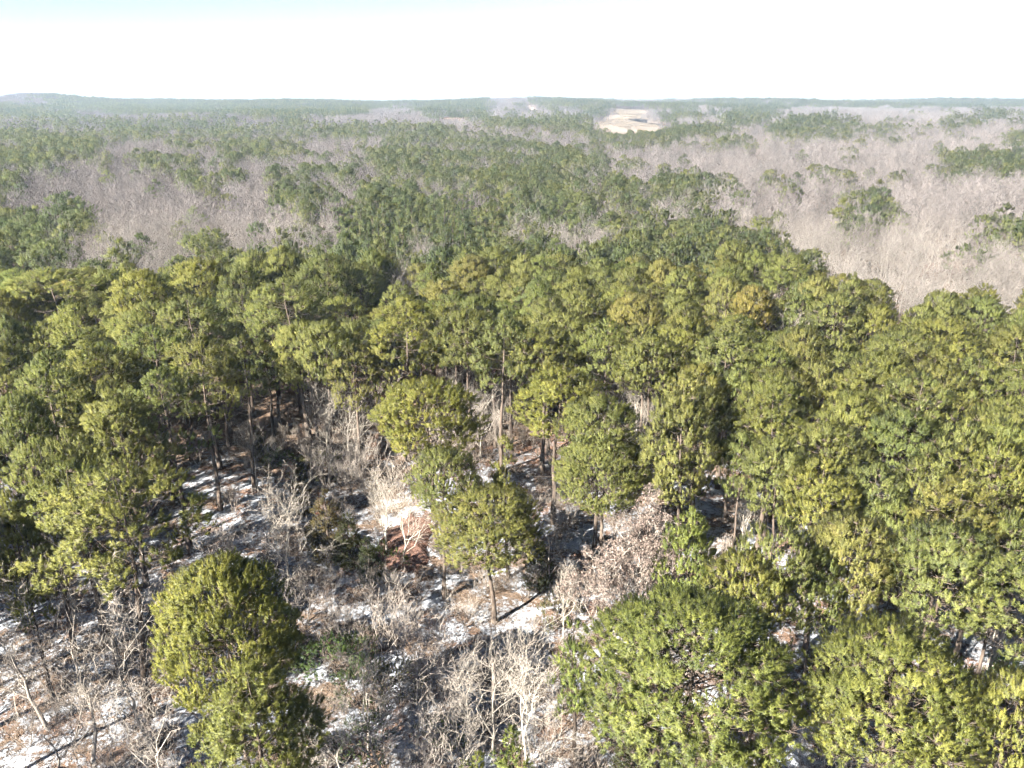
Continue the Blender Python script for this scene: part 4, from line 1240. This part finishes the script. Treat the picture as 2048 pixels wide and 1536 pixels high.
U = candidates(16, 112, 1.25, lambda y: 16 + y * 0.72)
uq = proj(np.column_stack([U, np.zeros(len(U))]))
uc = inpoly(uq[:, 0], uq[:, 1], [(480, 780), (700, 740), (1320, 740), (1360, 900), (1300, 1300), (1250, 1700), (500, 1700), (420, 1250), (600, 1000)])
dn = 0.5 + 0.5 * np.sin(U[:, 0] * 0.31 + 1) * np.sin(U[:, 1] * 0.23)
p_u = np.where(uc, np.where(uq[:, 1] < 1010, 0.10 + 0.20 * dn, 0.08 + 0.17 * dn), 0.05)
back = uc & (uq[:, 1] < 1010)
bankd = inpoly(uq[:, 0], uq[:, 1], BANK)
sel = (rng.uniform(size=len(U)) < p_u) & ~bankd
B_ = U[sel]
nb_ = len(B_)
sc_ = rng.uniform(0.6, 1.5, nb_)
scatter('brush', np.column_stack([B_, ground(B_[:, 0], B_[:, 1])]), rng.uniform(0, 6.28, nb_), np.column_stack([sc_, sc_, sc_]) * np.where(back[sel] & (rng.uniform(size=nb_) < 0.3), 1.9, 1.0)[:, None], rng.integers(0, 4, nb_),
        [mini_bush(500, 1.6), mini_bush(501, 2.2), mini_bush(502, 1.3, multi=7), mini_bush(503, 2.6, (5, 4, 3), 3)], 'bare undergrowth stems standing in the patchy snow')
sel = rng.uniform(size=len(U)) < 0.5
B_ = U[sel]
nb_ = len(B_)
scatter('litter', np.column_stack([B_, ground(B_[:, 0], B_[:, 1])]), rng.uniform(0, 6.28, nb_), np.ones((nb_, 3)), rng.integers(0, 3, nb_),
        [litter(520 + i) for i in range(3)], 'fallen twigs and needles scattered over the snow')

def place(px, py, h):
    p = at(px, py, h)
    return dict(x=p[0], y=p[1], h=h)

for (px, py, h, w, label) in [
    (655, 985, 6.5, 1.0, 'dark green cedar right of the big pale bare oak'),
    (692, 1030, 5.0, 1.0, 'olive cedar left of the red clay bank'),
    (520, 838, 5.0, .8, 'small dark cedar under the left stand'),
    (600, 940, 4.5, .9, 'dark cedar in the shade above the big pale oak'),
    (1330, 1120, 4.5, .9, 'green cedar between the brown-leaved tree and the bright round pine'),
    (545, 1195, 5.5, 1.0, 'dark cedar tucked behind the large yellow-green pine'),
    (610, 1395, 4.5, 1.1, 'dark cedar right of the bottom olive pine'),
    (1265, 1440, 4.0, 1.1, 'shaded brown-green cedar left of the huge dark pine'),
    (1075, 1065, 5.0, .8, 'dark cedar beside the ragged middle pine'),
    (735, 1085, 4.0, .9, 'brownish cedar at the left foot of the red clay bank'),
]:
    t = place(px, py, h); t['label'] = label; t['group'] = 'cedars of the clearing'
    p = CEDARS[rng.integers(2)]
    tree_obj('cedar_tree', p, t, 'cedar tree', w * h / p['h'] * 1.05, h / p['h'])
for (px, py, h, w, tone, label) in [
    (640, 905, 2.6, 1.5, (1.25, 1.15, 1.0), 'olive shrub on the open ground left of the round pine'),
    (560, 905, 2.4, 1.2, (1.0, 1.0, .9), 'yellow-green shrub beside the snow under the left stand'),
    (668, 1290, 2.4, 1.3, (.8, 1.1, .9), 'bright green briar shrub right of the large yellow-green pine'),
    (712, 1275, 2.2, 1.0, (.8, 1.1, .9), 'second green briar shrub, right of the first'),
    (575, 1275, 2.2, 1.1, (.7, 1.0, .8), 'green shrub at the right foot of the large yellow-green pine'),
    (730, 1335, 2.4, 1.2, (.5, .65, .6), 'dark evergreen shrub in the lower clearing'),
    (725, 1445, 2.2, 1.2, (.6, .85, .7), 'evergreen shrub under crooked bare branches at the bottom'),
    (800, 1330, 2.6, .9, (1.1, 1.2, .9), 'pale green shrub among the bare lower-clearing trees'),
    (2010, 1330, 2.0, 1.0, (.7, 1.0, .8), 'small green shrub on snow by the broken dead trunk'),
    (890, 1440, 2.0, 1.0, (1.1, 1.2, 1.0), 'greenish shrub at the bottom centre under bare twigs'),
    (1120, 1190, 2.4, 1.0, (.9, .9, .9), 'olive shrub under the right side of the ragged pine'),
    (760, 1100, 2.2, 1.1, (1.4, 1.1, 1.0), 'tawny shrub growing against the red clay bank'),
]:
    t = place(px, py, h); t['label'] = label; t['tone'] = tone; t['group'] = 'evergreen shrubs of the clearing'
    p = SHRUBS[rng.integers(3)]
    tree_obj('shrub', p, t, 'shrub', w * h / p['h'], h / p['h'])

def leafy(tag_, seed, h, material, per, **kw):
    """a leafless tree that kept its dry leaves"""
    pt, tw, P = bare(seed, h, **kw)
    r = np.random.default_rng(seed)
    ends = P[:, -1]
    bi = np.repeat(np.arange(len(ends)), per)
    n = len(bi)
    D = unit(r.normal(size=(n, 3)) + np.array([0, 0, 0.2]))
    V, F = blades(ends[bi] + r.normal(size=(n, 3)) * 0.06, D, r.uniform(0.06, 0.13, n), r.uniform(0.03, 0.06, n), r)
    c = mesh_np(tag_, V, [F], M[material], tint=np.repeat(r.uniform(0, 1, n), 3), nrm=np.repeat(unit(D + np.array([-.3, -.3, .8])), 3, 0))
    return dict(t=split_mesh(tag_ + '_t', pt, M['pale'], True), c=c, tw=split_mesh(tag_ + '_w', tw, M['twig']), h=h)
LEAFY = leafy('brown_oak', 610, 10, 'dead_leaf', 24, spread=0.58, lv=(13, 6, 5, 3, 2), trunk_frac=0.22, gnarl=0.10, up=0.25)
RUSSET = leafy('russet', 611, 4, 'russet', 5, spread=0.6, lv=(7, 5, 4, 3), trunk_frac=0.25, gnarl=0.10, up=0.3)
for (proto, px, py, h, w, name, label) in [
    (LEAFY, 1245, 1034, 11.0, .95, 'oak_tree', 'brown-leaved oak with dry pinkish foliage left of the bright round pine'),
    (RUSSET, 692, 742, 4.5, 1.0, 'sapling', 'russet-leaved sapling at the front of the belt by the left stand'),
    (RUSSET, 580, 925, 3.0, 1.0, 'sapling', 'small russet sapling on snow left of the clearing'),
    (RUSSET, 1285, 735, 3.5, 1.0, 'sapling', 'russet sapling among the pale bare cluster'),
    (RUSSET, 640, 1010, 2.6, 1.0, 'sapling', 'russet sapling in shade right of the big pale oak'),
    (RUSSET, 1190, 1195, 2.4, 1.0, 'sapling', 'russet sapling in the shadow by the brown-leaved oak'),
]:
    t = place(px, py, h); t['label'] = label; t['group'] = None
    e = tree_obj(name, proto, t, 'oak tree' if name == 'oak_tree' else 'sapling', w * h / proto['h'], h / proto['h'])
    tw = obj('twigs', proto['tw'], e)

def dead_trunk(name, label, cat, base, top, r0, r1, seed, stubs):
    r = np.random.default_rng(seed)
    b, t_ = np.array(base, float), np.array(top, float)
    line = wobble_line(np.zeros(3), t_ - b, 8, 0.05, r)
    line[0, 2] -= 0.3
    V, Q = tubes(line[None], np.linspace(r0, r1, 8)[None], 9)
    # splintered top
    ring = V[-9:].copy()
    ring[:, 2] += r.uniform(0.1, 1.0, 9) * r1 * 4
    nV = len(V)
    V = np.concatenate([V, line[-1:] + np.array([[0, 0, -.1]]), ring])
    tri = np.array([(nV - 9 + i, nV - 9 + (i + 1) % 9, nV + 1 + i) for i in range(9)] + [(nV - 9 + (i + 1) % 9, nV - 9 + i, nV) for i in range(9)])
    e = bpy.data.objects.new(name, None)
    scene.collection.objects.link(e)
    e.location = b
    obj('trunk', mesh_np(name, V, [Q, tri], M['snag'], tint=np.full(len(V), .5)), e)
    for k in range(stubs):
        f = r.uniform(0.45, 0.97)
        s = np.array([np.interp(f, np.linspace(0, 1, 8), line[:, q]) for q in range(3)])
        a = r.uniform(0, 6.28)
        ln = r.uniform(0.8, 2.6) * r0 / 0.28
        d = np.array([math.cos(a), math.sin(a), r.uniform(-.1, .7)])
        P_ = np.stack([s, s + d * ln * .5 + r.normal(size=3) * .1, s + d * ln + r.normal(size=3) * .2])
        V, Q = tubes(P_[None], np.array([[r0 * .3, r0 * .2, r0 * .06]]), 5)
        obj('limb', mesh_np('limb', V, [Q], M['snag'], tint=np.full(len(V), .5)), e)
    tag(e, label, cat)

bs = at(1982, 1345, 0); tp_ = at(2024, 1195, 7.0)
dead_trunk('dead_trunk', 'broken leaning dead trunk with stub limbs at the right margin', 'dead tree', bs, (tp_[0], tp_[1], 7.0), 0.34, 0.20, 31, 7)
tp_ = at(1066, 556, 14.0)
dead_trunk('dead_trunk', 'slim bare dead pole rising out of the central pine belt', 'dead tree', (tp_[0], tp_[1], 0), tp_, 0.17, 0.05, 32, 2)
tp_ = at(985, 1325, 5.0)
dead_trunk('dead_trunk', 'short dead stub stem among bare trees in the lower clearing', 'dead tree', (tp_[0], tp_[1], 0), tp_, 0.17, 0.12, 33, 3)
for (x0, y0, x1, y1, r0, label) in [
    (548, 1205, 606, 1212, .16, 'pale fallen log on snow right of the big pale oak'),
    (1215, 975, 1262, 950, .13, 'fallen dark log in the shade behind the brown-leaved oak'),
    (905, 1330, 985, 1275, .12, 'long fallen branch lying across snow in the lower clearing'),
    (1640, 1415, 1690, 1380, .12, 'fallen log on snow between the huge corner pines'),
]:
    a, b = at(x0, y0, 0.2), at(x1, y1, 0.25)
    a[2] = ground(a[0], a[1]) + r0 * .8; b[2] = ground(b[0], b[1]) + r0 * .8
    dead_trunk('fallen_log', label, 'log', a + np.array([0, 0, .0]), b, r0, r0 * .6, int(x0), 3)

# ------------------------------------------------------------------ far houses
def flat_mat(name, c, rough=0.7):
    m, nt, nd, lk = mat(name)
    pb = N(nd, 'ShaderNodeBsdfPrincipled')
    nz = N(nd, 'ShaderNodeTexNoise')
    nz.inputs['Scale'].default_value = 0.8
    rp = ramp(nd, [(0.3, tuple(v * .88 for v in c)), (0.7, c)])
    lk.new(nz.outputs[0], rp.inputs[0]); lk.new(rp.outputs[0], pb.inputs['Base Color'])
    pb.inputs['Roughness'].default_value = rough
    out = N(nd, 'ShaderNodeOutputMaterial')
    lk.new(pb.outputs[0], out.inputs[0])
    return m
HM = dict(white=flat_mat('white_siding', (.78, .76, .72)), brick=flat_mat('pale_brick', (.55, .42, .34)), roof=flat_mat('shingle_roof', (.30, .20, .16)),
          metal=flat_mat('metal_roof', (.75, .76, .77), .4), glass=flat_mat('window_glass', (.06, .07, .08), .15), door=flat_mat('door_paint', (.25, .14, .10)))

def boxm(x0, x1, y0, y1, z0, z1):
    V = np.array([(x, y, z) for x in (x0, x1) for y in (y0, y1) for z in (z0, z1)], float)
    Q = np.array([(0, 1, 3, 2), (4, 6, 7, 5), (0, 4, 5, 1), (2, 3, 7, 6), (0, 2, 6, 4), (1, 5, 7, 3)])
    return V, Q

def house(name, px, py, w, dpt, hw, hr, wall, roof, label, cat, nwin):
    p = at(px, py, 0)
    e = bpy.data.objects.new(name, None)
    scene.collection.objects.link(e)
    e.location = (p[0], p[1], float(ground(p[0], p[1])))
    e.rotation_euler[2] = rng.uniform(-.2, .2)
    V, Q = boxm(-w / 2, w / 2, -dpt / 2, dpt / 2, -1, hw)
    obj('wall', mesh_np('wall', V, [Q], HM[wall]), e)
    V = np.array([(-w / 2 - .5, -dpt / 2 - .6, hw + .02), (w / 2 + .5, -dpt / 2 - .6, hw + .02), (w / 2 + .5, dpt / 2 + .6, hw + .02), (-w / 2 - .5, dpt / 2 + .6, hw + .02), (-w / 2 - .5, 0, hw + hr), (w / 2 + .5, 0, hw + hr)], float)
    obj('roof', mesh_np('roof', V, [np.array([(0, 1, 5, 4), (2, 3, 4, 5), (3, 2, 1, 0)]), np.array([(0, 4, 3), (1, 2, 5)])], HM[roof]), e)
    for k in range(nwin):
        x = -w / 2 + (k + .5) * w / nwin
        if k == nwin // 2:
            V, Q = boxm(x - .5, x + .5, -dpt / 2 - .06, -dpt / 2 + .02, 0, 2.1)
            obj('door', mesh_np('door', V, [Q], HM['door']), e)
        else:
            V, Q = boxm(x - .6, x + .6, -dpt / 2 - .05, -dpt / 2 + .02, .9, 2.2)
            obj('window', mesh_np('window', V, [Q], HM['glass']), e)
    tag(e, label, cat)
house('house', 1066, 227, 15, 10, 4.5, 3.5, 'brick', 'roof', 'small pinkish house among far trees left of the tan field', 'house', 5)
house('house', 815, 213, 20, 11, 4.5, 3.5, 'white', 'metal', 'white far house beside dark trees left of the pine plantation', 'house', 5)
house('barn', 338, 203, 85, 18, 6.5, 3.0, 'white', 'metal', 'long white shed on the far left ridge', 'barn', 7)

# ------------------------------------------------------------------ haze
def haze():
    x0, x1, y0, y1, z0, z1 = -32000, 32000, -32000, 32000, -60, 62
    V = np.array([(x, y, z) for x in (x0, x1) for y in (y0, y1) for z in (z0, z1)], float)
    Q = np.array([(0, 1, 3, 2), (4, 6, 7, 5), (0, 4, 5, 1), (2, 3, 7, 6), (0, 2, 6, 4), (1, 5, 7, 3)])
    m, nt, nd, lk = mat('haze')
    pv = N(nd, 'ShaderNodeVolumePrincipled')
    pv.inputs['Color'].default_value = (0.33, 0.41, 0.52, 1)
    pv.inputs['Density'].default_value = 0.00017
    pv.inputs['Anisotropy'].default_value = 0.0
    out = N(nd, 'ShaderNodeOutputMaterial')
    lk.new(pv.outputs[0], out.inputs['Volume'])
    o = obj('haze', mesh_np('haze', V, [Q], m))
    o['kind'] = 'stuff'
    o['label'] = 'thin pale blue winter haze over the woods'
haze()
